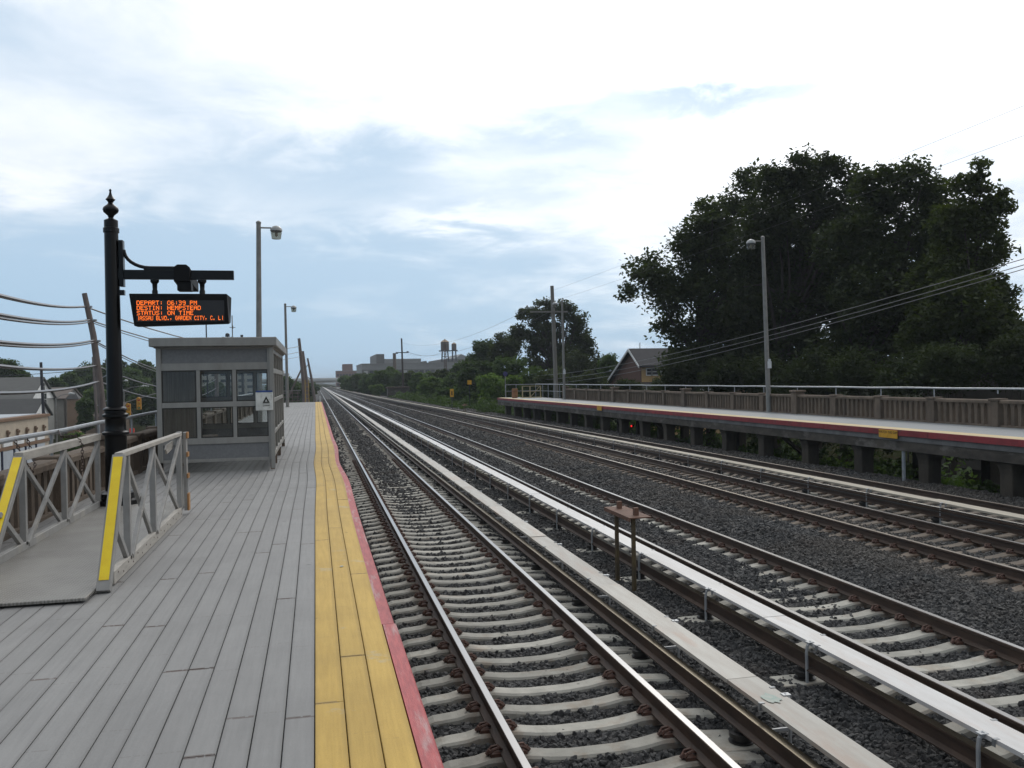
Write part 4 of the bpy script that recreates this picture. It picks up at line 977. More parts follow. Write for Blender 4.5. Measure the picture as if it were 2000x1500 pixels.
# ------------------------------------------------------------------ vegetation
LEAFD = mat_leaf('dark_maple_leaves', (.020, .030, .012), (.046, .060, .022), .38)
LEAFM = mat_leaf('mid_green_leaves', (.038, .068, .022), (.065, .100, .032), .35)
LEAFB = mat_leaf('bright_shrub_leaves', (.060, .105, .028), (.100, .150, .042), .40)
def crown_mesh(blobs, n, leaf, seed, clump=.75, m=None, origin=(0, 0, 0), fill=.45, spire=0):
    big = [b for b in blobs if b[3] > .6] or blobs
    g = np.random.default_rng(seed); vol = np.array([b[3]**2 for b in blobs], float); vol /= vol.sum()
    cen = []
    nc = max(6, int(n/70)); pick = g.choice(len(blobs), nc, p=vol)
    for i in pick:
        x, y, z, r = blobs[i]; d = g.normal(size=3); d /= np.linalg.norm(d); rr = r*(g.uniform(fill, 1.08)**.6)
        if r < .5 and len(big) < len(blobs):          # a leading shoot: leaf tufts all the way down to the crown it grows from
            B2 = min(big, key=lambda b: (b[0]-x)**2+(b[2]-z)**2-b[3]**2*.5); k = g.uniform(0, 1)**1.2*.75
            cen.append((x+(B2[0]-x)*k+g.normal()*.22*(1+k), y+(B2[1]-y)*k+g.normal()*.3, z+(B2[2]-z)*k+g.normal()*.3)); continue
        cen.append((x+d[0]*rr, y+d[1]*rr*.85, z+d[2]*rr*.92))
    cen = np.array(cen); cr = clump*g.uniform(.55, 1.5, nc); cr = np.minimum(cr, np.maximum(np.array([blobs[i][3] for i in pick])*.95, .5))
    idx = g.integers(0, nc, n); d = g.normal(size=(n, 3)); d /= np.linalg.norm(d, axis=1)[:, None]
    rr = cr[idx]*g.uniform(0, 1, n)**.55
    P = cen[idx]+d*rr[:, None]*np.array([1.15, 1.15, .78])
    P -= np.array(origin)
    nrm = g.normal(size=(n, 3)); nrm[:, 2] = np.abs(nrm[:, 2])+.5; nrm /= np.linalg.norm(nrm, axis=1)[:, None]
    a = np.cross(nrm, g.normal(size=(n, 3))); a /= np.linalg.norm(a, axis=1)[:, None]; b = np.cross(nrm, a)
    s = (leaf*g.uniform(.6, 1.3, n))[:, None]
    tip = a*s*1.15; w = b*s*.55
    V = np.stack([P-a*s*.9, P+w-a*s*.05+nrm*s*.12, P+tip, P-w-a*s*.05+nrm*s*.12], 1).reshape(-1, 3)
    F = np.arange(4*n).reshape(-1, 4)
    return np_mesh('crown', V, F, m), cen-np.array(origin)
def tree(name, label, cat, base, blobs, n, leaf, seed, m, clump=.75, trunk=.3, group=None, fill=.45, limbs=26, spread=1.0):
    T = thing(name, label, cat, base, 0, group)
    me, cen = crown_mesh(blobs, n, leaf, seed, clump, m, base, fill)
    link('crown', me, T)
    rg = random.Random(seed); b = MB()
    top = max(bb[2] for bb in blobs)-base[2]; cx = np.mean([bb[0] for bb in blobs])-base[0]; cy = np.mean([bb[1] for bb in blobs])-base[1]
    fork = Vector((cx*.25, cy*.25, top*.30)); mid = Vector((cx*.7, cy*.7, top*.62))
    b.tube([(0, 0, -.3), fork*.5, fork, mid, (cx, cy, top*.9)], [trunk, trunk*.8, trunk*.62, trunk*.36, trunk*.1], 8)
    order = list(range(len(cen))); rg.shuffle(order)
    for i in order[:limbs]:
        e = Vector(cen[i]); t = rg.uniform(.0, .75); s0 = fork.lerp(mid, t)
        if e.z < s0.z-1: s0 = fork
        m1 = s0.lerp(e, .5)+Vector((rg.uniform(-.5, .5), rg.uniform(-.5, .5), rg.uniform(-.2, .8)*spread))
        b.tube([s0, m1, e], [trunk*.30, trunk*.16, trunk*.05], 5, cap=False)
    b.build('trunk', BARK, T)
    return T

def B(y, *items):      # blobs given as (x, z, r) in a vertical plane at distance y, pushed a little in depth
    g = random.Random(int(y*7)+len(items)); return [(x, y+g.uniform(-.6, .6)*r, z, r) for x, z, r in items]
TREES = []
def px2(px, py, y):    # sight line through the photograph, used once to note where the crowns stand at distance y
    f = 1700.0
    R = S.camera.matrix_world.to_3x3(); d = R @ Vector((px-1000, -(py-750), -f)); k = y/d.y
    return d.x*k, EYE+d.z*k
def PB(y, *items):
    out = []; g = random.Random(int(y*13)+len(items))
    for px, py, r in items:
        x, z = px2(px, py, y); rr = r*y/1700; out.append((x, y+g.uniform(-.8, .8)*rr, z, rr))
    return out
tree('maple_tree', 'broad dark tree with a drooping left lobe, leftmost of the tall trees', 'tree', (28.2, 62, -3.0),
     PB(62, (1262, 535, 36), (1240, 570, 22), (1290, 575, 40), (1335, 640, 42), (1370, 470, 52), (1345, 540, 50), (1400, 580, 80), (1345, 700, 45), (1420, 420, 50), (1440, 520, 90), (1465, 650, 85), (1400, 690, 70), (1480, 600, 80), (1500, 540, 70), (1462, 350, 26), (1440, 385, 36), (1400, 470, 58), (1375, 425, 34), (1335, 480, 30)), 62000, .18, 3, LEAFD, .95, .45, limbs=40)
tree('maple_tree', 'tall dark tree with ragged double top behind the far platform lamp', 'tree', (30.0, 54, -3.0),
     PB(54, (1548, 328, 32), (1520, 352, 36), (1595, 340, 36), (1530, 370, 50), (1590, 400, 70), (1625, 325, 24), (1650, 345, 34), (1560, 480, 95), (1640, 470, 90), (1540, 600, 100), (1620, 620, 105), (1570, 700, 70), (1500, 700, 60), (1650, 560, 90), (1690, 660, 80), (1500, 440, 60), (1670, 400, 50)), 66000, .165, 4, LEAFD, .95, .5, limbs=40)
tree('maple_tree', 'rounded dark crown with gaps of sky, between its taller neighbours', 'tree', (31.0, 47, -3.0),
     PB(47, (1705, 368, 42), (1765, 364, 42), (1815, 385, 36), (1725, 450, 80), (1800, 470, 75), (1700, 570, 95), (1790, 600, 95), (1740, 690, 80), (1670, 700, 70), (1840, 540, 75), (1850, 640, 80), (1845, 440, 45), (1680, 480, 70)), 54000, .155, 5, LEAFD, .85, .45, limbs=36)
tree('spired_tree', 'tree with pointed leafy top at the right edge of the photo', 'tree', (32.0, 39, -2.8),
     PB(39, (1898, 330, 20), (1897, 362, 28), (1932, 385, 28), (1958, 410, 26), (1925, 420, 36), (1890, 430, 50), (1940, 470, 60), (1880, 540, 80), (1955, 590, 75), (1870, 660, 90), (1950, 690, 80), (2040, 665, 80), (1850, 600, 70), (2010, 700, 80)), 60000, .13, 6, mat_leaf('olive_leaves', (.034, .048, .016), (.066, .084, .028), .42), .62, .4, limbs=36)
tree('maple_tree', 'round topped open tree with visible limbs behind the wooden pole', 'tree', (33.5, 118, -3.0),
     PB(118, (1030, 620, 20), (1060, 605, 22), (1095, 602, 20), (1120, 625, 22), (1015, 650, 14), (1045, 655, 24), (1080, 650, 22), (1135, 655, 20), (1060, 695, 30), (1105, 700, 30), (1145, 685, 18), (1150, 725, 25), (1180, 705, 14), (1100, 730, 32)), 27000, .22, 8, LEAFD, .85, .55, limbs=80, fill=.75)
bush = [(948, 700, 30, 132, LEAFM, 'dark round tree crown left of the open limbed tree'), (985, 690, 32, 126, LEAFD, 'dark tree crown against the left flank of the open limbed tree'),
        (1000, 725, 34, 100, LEAFM, 'mid green tree behind the end of the far platform'), (1190, 720, 30, 98, LEAFM, 'dark bushy tree left of the brick house'),
        (1165, 735, 26, 104, LEAFD, 'low dark tree just right of the wooden pole'), (930, 738, 34, 112, LEAFM, 'leafy thicket tree right of the water towers'),
        (885, 757, 20, 140, LEAFM, 'bushy tree below the twin water towers'), (865, 752, 22, 150, LEAFD, 'dark bush beside the lattice mast'),
        (960, 757, 24, 92, LEAFB, 'bright pointed shrub near the platform end'), (1000, 750, 18, 86, LEAFB, 'bright shrub touching the end railing'),
        (820, 755, 16, 165, LEAFM, 'small green bush right of the trackside hut'), (842, 765, 18, 138, LEAFB, 'pale green low bush by the far track'),
        (745, 752, 18, 190, LEAFM, 'green tree left of the crossarm pole'), (765, 742, 13, 200, LEAFB, 'light green tree behind the trackside hut'), (720, 755, 17, 215, LEAFM, 'round green bush before the left end of the factory'),
        (695, 752, 14, 250, LEAFM, 'hazy green tree right of the overpass'), (676, 752, 10, 290, LEAFM, 'distant tree beside the overpass pier'), (908, 733, 20, 150, LEAFM, 'leafy tree hiding the right end of the factory'), (928, 722, 22, 140, LEAFD, 'dark tree top between the warehouse and the thicket'), (912, 755, 26, 120, LEAFM, 'mid green bush amid the thicket'), (850, 757, 17, 160, LEAFM, 'bush hiding the foot of the lattice mast'),
        (830, 754, 17, 175, LEAFM, 'round bush left of the lattice mast'), (805, 752, 17, 185, LEAFD, 'dark bush right of the crossarm pole'), (775, 748, 15, 195, LEAFM, 'bush behind the roof of the trackside hut'), (730, 757, 17, 200, LEAFM, 'bush just left of the trackside hut'), (708, 758, 16, 225, LEAFD, 'dark bush before the factory corner'), (687, 757, 13, 260, LEAFM, 'bush right of the distant overpass pier'),
        (975, 765, 20, 100, LEAFM, 'bush below the violet round sign'), (1015, 765, 16, 95, LEAFM, 'bush behind the rusty drum'), (880, 765, 18, 130, LEAFM, 'bush behind the yellow marker plate'),
        (738, 770, 10, 180, LEAFB, 'low pale weeds bush left of the trackside hut'),
        (905, 772, 18, 112, LEAFB, 'low bush behind the yellow marker post'), (870, 778, 14, 118, LEAFM, 'low dark bush left of the yellow marker post'), (945, 780, 15, 98, LEAFM, 'low dense bush at the foot of the thicket'), (1225, 745, 14, 120, LEAFB, 'yellow green bush at the brick house corner')]
for i, (px, py, r, y, m, lab) in enumerate(bush):
    if px < 870: py, r = py-7, r*1.25
    elif px < 1000: py, r = py-5, r*1.18
    x, z = px2(px, py, y); rr = r*y/1700; gz = ground_z(x, y)
    bl = [(x, y, z, rr*.8)]; g = random.Random(i)
    for q in range(5): a = g.uniform(0, 2*PI); bl.append((x+rr*.55*math.cos(a), y+g.uniform(-.5, .5)*rr, z+rr*.5*math.sin(a), rr*g.uniform(.35, .6)))
    if z-rr > gz: bl.append((x, y, (z+gz)/2, rr*.8)); bl.append((x+rr*.3, y, gz+rr*.5, rr*.7))
    tree('bushy_tree' if r > 22 else 'shrub', lab, 'tree' if r > 22 else 'shrub', (x, y, gz), bl, int(5000+rr*rr*1300), .04+.0012*y, 40+i, m, .30+.1*rr, .08+.03*rr, limbs=10)
for i, (px, py, r, y, m, lab) in enumerate([(1330, 735, 40, 58, LEAFD, 'dark undergrowth bush below the drooping left lobe'), (1420, 735, 45, 52, LEAFD, 'dark undergrowth left of the numbered lamp post'), (1500, 735, 48, 50, LEAFD, 'dark undergrowth right behind the numbered lamp post'),
        (1590, 730, 52, 45, LEAFD, 'dark undergrowth behind the second pedestal'), (1680, 730, 55, 42, LEAFD, 'dark undergrowth above the yellow gap sign'), (1770, 735, 55, 38, LEAFD, 'dark undergrowth right of the yellow gap sign'),
        (1850, 715, 60, 36, LEAFD, 'dark undergrowth left of the pale house wall'), (1985, 690, 60, 34, LEAFD, 'dark undergrowth at the right edge of the photo'), (1225, 765, 25, 78, LEAFD, 'low dark hedge before the brick gable'), (1150, 755, 30, 82, LEAFD, 'low dark hedge behind the end of the balustrade'),
        (1080, 745, 34, 92, LEAFD, 'dark hedge behind the tall grey pole'), (1040, 745, 32, 96, LEAFM, 'leafy hedge behind the yellow gate'), (1120, 720, 36, 100, LEAFD, 'dense dark bush under the open limbed tree'), (1290, 760, 22, 80, LEAFD, 'low hedge before the ochre house front')]):
    x, z = px2(px, py, y); rr = r*y/1700; gz = ground_z(x, y); g = random.Random(i+300)
    bl = [(x, y, z, rr)]+[(x+g.uniform(-1, 1)*rr, y+g.uniform(-.4, .4)*rr, z+g.uniform(-.6, .2)*rr, rr*.6) for q in range(4)]+[(x+g.uniform(-.8, .8)*rr, y, (z+gz)/2+g.uniform(-.4, .4), rr*.8) for q in range(3)]
    tree('undergrowth_bush', lab, 'bush', (x, y, gz), bl, 15000, .045+.0011*y, 300+i, m, .42+.1*rr, .07, limbs=8)
# background line of trees further off, behind the houses at left and beyond the tracks
back = [(8, 722, 24, 150, LEAFM, 'dark green tree at the left edge of the photo'), (135, 742, 16, 185, LEAFM, 'low green tree behind the white gabled house'), (178, 728, 22, 190, LEAFM, 'rounded tree behind the leaning pole'),
        (225, 722, 24, 200, LEAFD, 'tree just left of the shelter, behind the black post'), (275, 728, 26, 185, LEAFM, 'leafy tree beside the shelter with the tallest crown'), (108, 750, 12, 180, LEAFM, 'small distant tree above the gray roof'),
        (285, 775, 20, 150, LEAFM, 'street tree behind the traffic signals'), (155, 738, 22, 195, LEAFM, 'tree left of the thin dark pole, far off'), (205, 738, 24, 175, LEAFM, 'broad tree behind the leaning pole foot'), (250, 742, 26, 180, LEAFM, 'broad tree between the black post and the shelter'), (296, 735, 22, 190, LEAFD, 'dark tree touching the shelter wall edge'),
        (568, 757, 15, 210, LEAFM, 'low bush left of the track beyond the lamp post'), (585, 758, 12, 250, LEAFM, 'bush beyond the timber barrier'), (600, 760, 9, 200, LEAFD, 'dark bush between the leaning poles'), (610, 755, 7, 300, LEAFM, 'small bush under the overpass'), (550, 752, 18, 180, LEAFM, 'bush by the right edge of the shelter'),
        (190, 775, 16, 140, LEAFB, 'bright green street tree behind the thin pole'), (165, 790, 10, 120, LEAFM, 'bush beside the tan house'), (150, 862, 12, 66, LEAFB, 'clipped hedge bush next to the beige shop'), (420, 762, 18, 170, LEAFM, 'tree seen through the shelter glass')]
for i, (px, py, r, y, m, lab) in enumerate(back):
    x, z = px2(px, py, y); rr = r*y/1700; gz = -4.6 if x < -3 else ground_z(x, y)
    bl = [(x, y, z, rr*.8), (x-rr*.8, y+1, z-rr*.5, rr*.7), (x+rr*.8, y, z-rr*.55, rr*.7), (x, y, (z+gz)/2, rr*.9)]
    tree('street_tree', lab, 'tree', (x, y, gz), bl, int(9000+rr*rr*1300), .06+.0012*y, 90+i, m, .5+.12*rr, .12+.04*rr, limbs=12)
# weeds behind and below the far platform, and along the track edge
def weeds():
    g = np.random.default_rng(5); n = 60000
    y = 12+g.uniform(0, 1, n)**1.2*150; e = np.interp(y, np.arange(0, 200, 5), [ex(q) for q in np.arange(0, 200, 5)])
    x = e+2.0+g.uniform(0, 1, n)**1.3*7
    beyond = y > 78; x = np.where(beyond, e-.6+g.uniform(0, 1, n)*6, x)
    cl = np.array([mnoise.noise(Vector((a*.5, b*.35, 3))) for a, b in zip(x, y)])
    k = cl > -.2; x, y, cl = x[k], y[k], cl[k]; n = len(x)
    gz = np.maximum(-3.4, -.36-np.maximum(x-np.interp(y, np.arange(0, 200, 5), [17.3+float(off(4, q)) for q in np.arange(0, 200, 5)]), 0)*.24)
    P = np.stack([x, y, gz+g.uniform(0, 1, n)**1.3*(.4+2.0*np.clip(cl, 0, 1))], 1)
    nrm = g.normal(size=(n, 3)); nrm[:, 2] += .6; nrm /= np.linalg.norm(nrm, axis=1)[:, None]
    a = np.cross(nrm, g.normal(size=(n, 3))); a /= np.linalg.norm(a, axis=1)[:, None]; b = np.cross(nrm, a); s = (g.uniform(.05, .13, n)*(1+y/90))[:, None]
    V = np.stack([P-a*s, P+b*s*.5, P+a*s*1.2, P-b*s*.5], 1).reshape(-1, 3)
    o = link('weeds', np_mesh('weeds', V, np.arange(4*n).reshape(-1, 4), LEAFM), kind='stuff'); tag(o, 'green weeds growing behind the far platform columns', 'weeds')
weeds()

# ------------------------------------------------------------------ houses and other buildings
def colmat(n, c, **k): return mat(n, c, tuple(v*.86 for v in c), rough=k.pop('rough', .85), scale=k.pop('scale', 1.5), fine=.12, **k)
WINM = mat('dark_window_glass', (.03, .035, .045), rough=.12, scale=2, spec=.8)
WHT = colmat('white_siding', (.80, .81, .80)); SHG = colmat('grey_shingles', (.105, .105, .10), stretch=(1, 1, 3)); TRIM = colmat('white_trim', (.58, .58, .57))
def window(T, cx, y, z, w, h, face, frame=TRIM):
    # face: unit vector (nx, ny) the window looks to
    nx, ny = face; ux, uy = -ny, nx
    def q(b, a0, a1, z0, z1, d0, d1, mi=0):
        v = [(cx+ux*a+nx*d, y+uy*a+ny*d, zz) for a in (a0, a1) for d in (d0, d1) for zz in (z0, z1)]
        b.add(v, [(0, 1, 3, 2), (4, 6, 7, 5), (0, 4, 5, 1), (2, 3, 7, 6), (0, 2, 6, 4), (1, 5, 7, 3)], mi)
    b = MB(); t = .09
    q(b, -w/2-t, w/2+t, z+h, z+h+t, .0, .07); q(b, -w/2-t, w/2+t, z-t, z, .0, .09); q(b, -w/2-t, -w/2, z, z+h, .0, .07); q(b, w/2, w/2+t, z, z+h, .0, .07); q(b, -w/2, w/2, z+h/2-.03, z+h/2+.03, .0, .05)
    f = b.build('window', frame, T)
    c = MB(); q(c, -w/2, w/2, z, z+h, .004, .02); c.build('pane', WINM, f)
def house(label, x0, x1, y0, y1, zb, ze, zr, axis, wall, roof, gable=None, wins=(), over=.4, chim=None, name='house', group=None):
    T = thing(name, label, 'house', (0, 0, 0), 0, group)
    MB().box(x0, x1, y0, y1, zb, ze).build('wall', wall, T)
    gb = MB(); rf = MB(); th = .18
    if axis == 'x':
        ym = (y0+y1)/2
        for x in (x0, x1): MB().prism([(y0, ze), (y1, ze), (ym, zr)], x-.08, x+.08, axis='x').build('gable', gable or wall, T)
        for s, yy in ((-1, y0), (1, y1)):
            sl = (zr-ze)/((y1-y0)/2); ye = yy+s*over; zz = ze-over*sl
            rf.add([(xx, yq, zq) for xx in (x0-over, x1+over) for yq, zq in ((ye, zz), (ym, zr), (ym, zr+th), (ye, zz+th))], [(0, 1, 2, 3), (7, 6, 5, 4), (0, 4, 5, 1), (1, 5, 6, 2), (2, 6, 7, 3), (3, 7, 4, 0)])
    else:
        xm = (x0+x1)/2
        for y in (y0, y1): MB().prism([(x0, ze), (x1, ze), (xm, zr)], y-.08, y+.08).build('gable', gable or wall, T)
        for s, xx in ((-1, x0), (1, x1)):
            sl = (zr-ze)/((x1-x0)/2); xe = xx+s*over; zz = ze-over*sl
            rf.add([(xq, yy, zq) for yy in (y0-over, y1+over) for xq, zq in ((xe, zz), (xm, zr), (xm, zr+th), (xe, zz+th))], [(0, 1, 2, 3), (7, 6, 5, 4), (0, 4, 5, 1), (1, 5, 6, 2), (2, 6, 7, 3), (3, 7, 4, 0)])
    R = rf.build('roof', roof, T)
    if chim: MB().box(chim[0]-.35, chim[0]+.35, chim[1]-.35, chim[1]+.35, ze, zr+chim[2]).build('chimney', colmat('chimney_brick', (.22, .12, .09)), R)
    for w in wins: window(T, *w)
    return T, R
# white gabled house and its wing beyond the street
house('grey roofed house with white gable facing the tracks', -47, -36.6, 125, 136, -4.6, 1.3, 4.1, 'x', colmat('grey_siding', (.27, .27, .255)), SHG, WHT,
      [(-36.5, 131.6, .4, 1.1, 1.6, (1, 0)), (-36.5, 131, 2.4, .9, 1.0, (1, 0)), (-42, 124.95, -1.6, 1.3, 1.4, (0, -1)), (-39, 124.95, -1.6, 1.3, 1.4, (0, -1)), (-45, 124.95, -1.6, 1.3, 1.4, (0, -1))])
house('low grey wing with small white gable in front of the white gabled house', -46, -32.6, 112, 119, -4.6, -.5, 1.35, 'x', colmat('grey_siding', (.27, .27, .255)), colmat('dark_shingles', (.06, .06, .06)), WHT,
      [(-32.5, 114.4, -1.6, .7, 1.3, (1, 0)), (-32.5, 116.8, -1.6, .7, 1.3, (1, 0)), (-38, 111.95, -2.2, 1.2, 1.0, (0, -1))])
T, R = house('tan house with orange brown corner bay behind the white gables', -47, -38.65, 149, 159, -4.6, 1.0, 2.6, 'x', colmat('tan_siding', (.25, .23, .20)), colmat('brown_roof', (.13, .105, .09)), None,
      [(-42, 148.95, -.6, 1.0, 1.3, (0, -1)), (-44.5, 148.95, -.6, 1.0, 1.3, (0, -1))])
bay = MB().box(-38.2, -36.6, 149, 151, -4.6, .9).build('corner_bay', colmat('ochre_brick', (.27, .18, .12)), T)
MB().add([(-38.4, 148.8, .9), (-36.4, 148.8, .9), (-36.4, 151.2, .9), (-38.4, 151.2, .9), (-37.4, 150, 2.2)], [(0, 1, 4), (1, 2, 4), (2, 3, 4), (3, 0, 4), (3, 2, 1, 0)]).build('bay_roof', colmat('dark_shingles', (.1, .1, .1)), T)
for yy in (150.2,): window(T, -36.58, yy, -1.0, .8, 1.5, (1, 0))
house('small brown roofed shed like house right of the tan house', -33, -28.5, 138, 146, -4.6, -1.6, .2, 'x', colmat('brown_siding', (.2, .15, .11)), colmat('brown_roof', (.13, .105, .09)), WHT)
# beige shop building
def shop():
    T = thing('shop_building', 'long beige flat roofed shop with brown cornice below the platform', 'building')
    W = colmat('beige_render', (.50, .42, .32)); Bn = colmat('brown_band', (.20, .115, .065))
    MB().box(-36, -22, 60, 80, -4.6, .45).build('wall', W, T)
    MB().box(-36, -21.85, 59.85, 80.15, .452, .66).box(-22, -21.9, 60, 80, -1.62, -1.38).build('cornice', Bn, T)
    MB().box(-35.6, -22.6, 60.4, 79.6, .30, .70).build('roof', colmat('pale_roof', (.42, .45, .48)), T)
    for i in range(9): 
        y = 61.3+i*2.15
        MB().box(-21.98, -21.84, y-.07, y+.07, -.75, -.2).lathe([(.1, -.5), (.14, -.32), (.04, -.28)], (-21.86, y, 0), 8).build('wall_lamp', colmat('brown_fitting', (.24, .17, .12)), T)
    for i in range(7):
        y = 62.0+i*2.6
        MB().box(-21.98, -21.88, y-.95, y+.95, -1.36, -.85).build('sign_panel', WHT, T)
        f = MB().box(-21.98, -21.9, y-1.1, y+1.1, -3.9, -1.7).build('shop_window', colmat('pale_grey_panel', (.46, .5, .54)), T)
        MB().box(-21.98, -21.86, y-1.28, y-1.12, -4.4, -1.64).build('pilaster', colmat('dark_blue_post', (.03, .04, .08)), T)
shop()
# brick house beyond the far platform
BRK = mat('red_brick', (.115, .055, .04), (.08, .04, .03), rough=.9, scale=20, stretch=(1, 1, 3)); SLT = colmat('slate', (.036, .034, .037))
T = thing('house', 'brick gabled house with ochre front and white triple window, beside the tall trees', 'house')
MB().prism([(85, -3.4), (85, 4.0), (87.4, 5.5), (97, .9), (97, -3.4)], 32.9, 46, axis='x').build('wall', BRK, T)
R = MB().prism([(84.4, 3.75), (84.4, 3.93), (87.4, 5.78), (97.6, .9), (97.6, .72), (87.4, 5.58)], 32.5, 46.4, axis='x').build('roof', SLT, T)
MB().prism([(84.4, 3.70), (84.4, 3.90), (87.4, 5.75), (97.6, .87), (97.6, .67), (87.4, 5.5)], 32.40, 32.495, axis='x').build('barge_board', TRIM, T)
for cx_, w_ in ((33.75, .5), (34.55, .95), (35.35, .5)): window(T, cx_, 84.90, 2.95, w_, .62, (0, -1))
MB().box(32.95, 45.9, 84.9, 84.996, -3.4, 3.9).build('stucco_front', colmat('ochre_stucco', (.42, .28, .13)), T)
MB().add([(32.6, 83.2, 1.55), (46, 83.2, 1.55), (46, 84.89, 2.2), (32.6, 84.89, 2.2), (32.6, 83.2, 1.38), (46, 83.2, 1.38), (46, 84.89, 1.38), (32.6, 84.89, 1.38)], [(0, 1, 2, 3), (4, 7, 6, 5), (0, 4, 5, 1), (0, 3, 7, 4), (1, 5, 6, 2)]).build('porch_roof', SLT, T)
MB().box(32.55, 46, 83.1, 83.19, 1.25, 1.45).build('gutter', TRIM, T)
MB().tube([(34.0, 88, 5.5), (34.0, 88, 6.4)], .05, 6).build('vent_pipe', PIPE, R)
house('pale plain house wall glimpsed through the trunks at right', 39, 52, 40, 50, -3.2, 3.0, 5.2, 'x', colmat('pale_stucco', (.14, .12, .10)), colmat('slate', (.075, .072, .075)))
# overpass
def overpass():
    T = thing('overpass', 'pale concrete road overpass crossing the tracks in the distance', 'bridge')
    C = colmat('pale_bridge_concrete', (.80, .79, .77), scale=.3); D = colmat('weathered_bridge', (.42, .39, .36), scale=.3)
    y = 380
    MB().box(-70, 12.2, y, y+10, 3.2, 3.9).build('deck', C, T)
    MB().box(-70, 12.2, y-.25, y-.002, 3.75, 4.35).build('parapet', C, T)
    for d in (.4, 4, 8): MB().box(-70, 12.1, y+d, y+d+.6, 2.2, 3.198).build('girder', D, T)
    for x in (11.0, -.9, -14, -28):
        for d in (.5, 4.5, 8.5): MB().box(x-.45, x+.45, y+d, y+d+.9, -1, 1.9).build('pier', C, T)
        MB().box(x-.6, x+.6, y+.2, y+9.6, 1.902, 2.198).build('pier_cap', C, T)
    MB().box(8.8, 13.5, y-3, y+1, -.3, .15).build('abutment', C, T)
overpass()
def block(label, x0, x1, y0, y1, z0, z1, m, cat='building', name='building', floors=0, cols=0, up=None, frame=None):
    T = thing(name, label, cat)
    MB().box(x0, x1, y0, y1, z0, z1).build('wall', m, T)
    MB().box(x0-.15, x1+.15, y0-.15, y1+.15, z1+.002, z1+.35).build('parapet', colmat('parapet_'+m.name, tuple(0.8*v for v in (.3, .29, .28))), T)
    for q_, (a, b, c, d, mm, nm) in enumerate(up or []): MB().box(a, b, y0+2-.3*q_, y1-2+.3*q_, c, d).build(nm, mm, T)
    if floors:
        fh = (z1-1.0-max(z0, -1))/floors; cw = (x1-x0)/cols
        for f in range(floors):
            for c in range(cols):
                xa = x0+cw*c+cw*.15; za = max(z0, -1)+fh*f+fh*.35
                MB().box(xa, xa+cw*.7, y0-.06, y0+.02, za, za+fh*.42).build('window', WINM, T)
    return T
FG = mat('factory_concrete', (.26, .26, .255), (.20, .20, .197), rough=.9, scale=.12, stretch=(1, 1, 3), fine=.15, stain=(.16, .16, .16), stain_scale=.08, stain_amt=.5)
FGD = colmat('factory_dark_band', (.15, .148, .145), scale=.3)
FT = block('long grey concrete factory with stepped roof blocks beyond the thicket', 17, 56, 330, 372, -3, 8.9, FG,
      up=[(23.2, 39.5, 9.25, 10.9, FG, 'roof_block'), (22.6, 25.6, 9.25, 12.8, FGD, 'stair_tower'), (47.2, 56, 9.25, 10.5, FGD, 'roof_block'), (40.6, 41.6, 9.25, 9.9, FGD, 'roof_vent')])
for z in (1.2, 5.0):
    MB().box(17, 56, 329.9, 329.98, z, z+1.9).build('dark_band', FGD, FT)
    for c in range(18): MB().box(17.8+c*2.1, 19.2+c*2.1, 329.8, 329.88, z+.35, z+1.5).build('window', WINM if c % 7 else colmat('pale_panel', (.4, .4, .4)), FT)
tag(MB().tube([(26.6, 300, -2), (26.6, 300, 12.1)], [.62, .55], 12).build('chimney_stack', colmat('brown_chimney', (.13, .095, .075)), smooth=True), 'brown round chimney in front of the factory', 'chimney')
FR = thing('warehouse', 'grey warehouse with slanted roof right of the water towers', 'building')
MB().add([(x, y, z) for y in (345, 375) for x, z in ((55.5, 0), (72, 0), (72, 10.3), (62.5, 10.6), (57.2, 12.8), (55.5, 11.5))], [(0, 1, 2, 3, 4, 5), (11, 10, 9, 8, 7, 6)]+[(i, (i+1) % 6, 6+(i+1) % 6, 6+i) for i in range(6)]).build('wall', colmat('warehouse_grey', (.26, .27, .27), scale=.2), FR)
block('brown brick block with raised centre far beyond the overpass', 12.5, 27, 540, 560, -3, 8.8, mat('far_brown_brick', (.20, .115, .10), (.16, .095, .085), rough=.9, scale=.2), floors=3, cols=8, up=[(16.5, 22.5, 9.15, 13.2, mat('far_brown_brick', ()), 'upper_block')])
block('pale low block right of the brown brick building', 24.5, 32, 520, 535, -3, 7.4, colmat('far_pale_block', (.36, .32, .29), scale=.3), floors=2, cols=4)
block('pale grey terraced building above the overpass at left', -22, -12.5, 420, 440, -3, 6.6, colmat('far_grey_block', (.40, .39, .37), scale=.3), floors=3, cols=5, up=[(-20, -14.5, 6.95, 8.4, colmat('far_grey_block', ()), 'upper_block')])
block('pale apartment block seen through the shelter glass', -34, -17, 260, 280, -4, 9, colmat('cream_block', (.42, .39, .34), scale=.3), floors=5, cols=7)
# trackside hut
H = thing('trackside_hut', 'low dark trackside hut with streaked grey wall and ivy roof', 'hut', (14.9, 160, -.5))
MB().box(-2.0, 1.9, 0, 3, 0, 1.9).build('wall', CONG, H); MB().box(-2.15, 2.05, -.2, 3.2, 1.9, 2.15).build('roof', colmat('ivy_brown_roof', (.07, .045, .035)), H)
MB().box(.2, 1.3, -.05, .02, 0, 1.6).build('door', colmat('dark_door', (.045, .035, .03)), H)
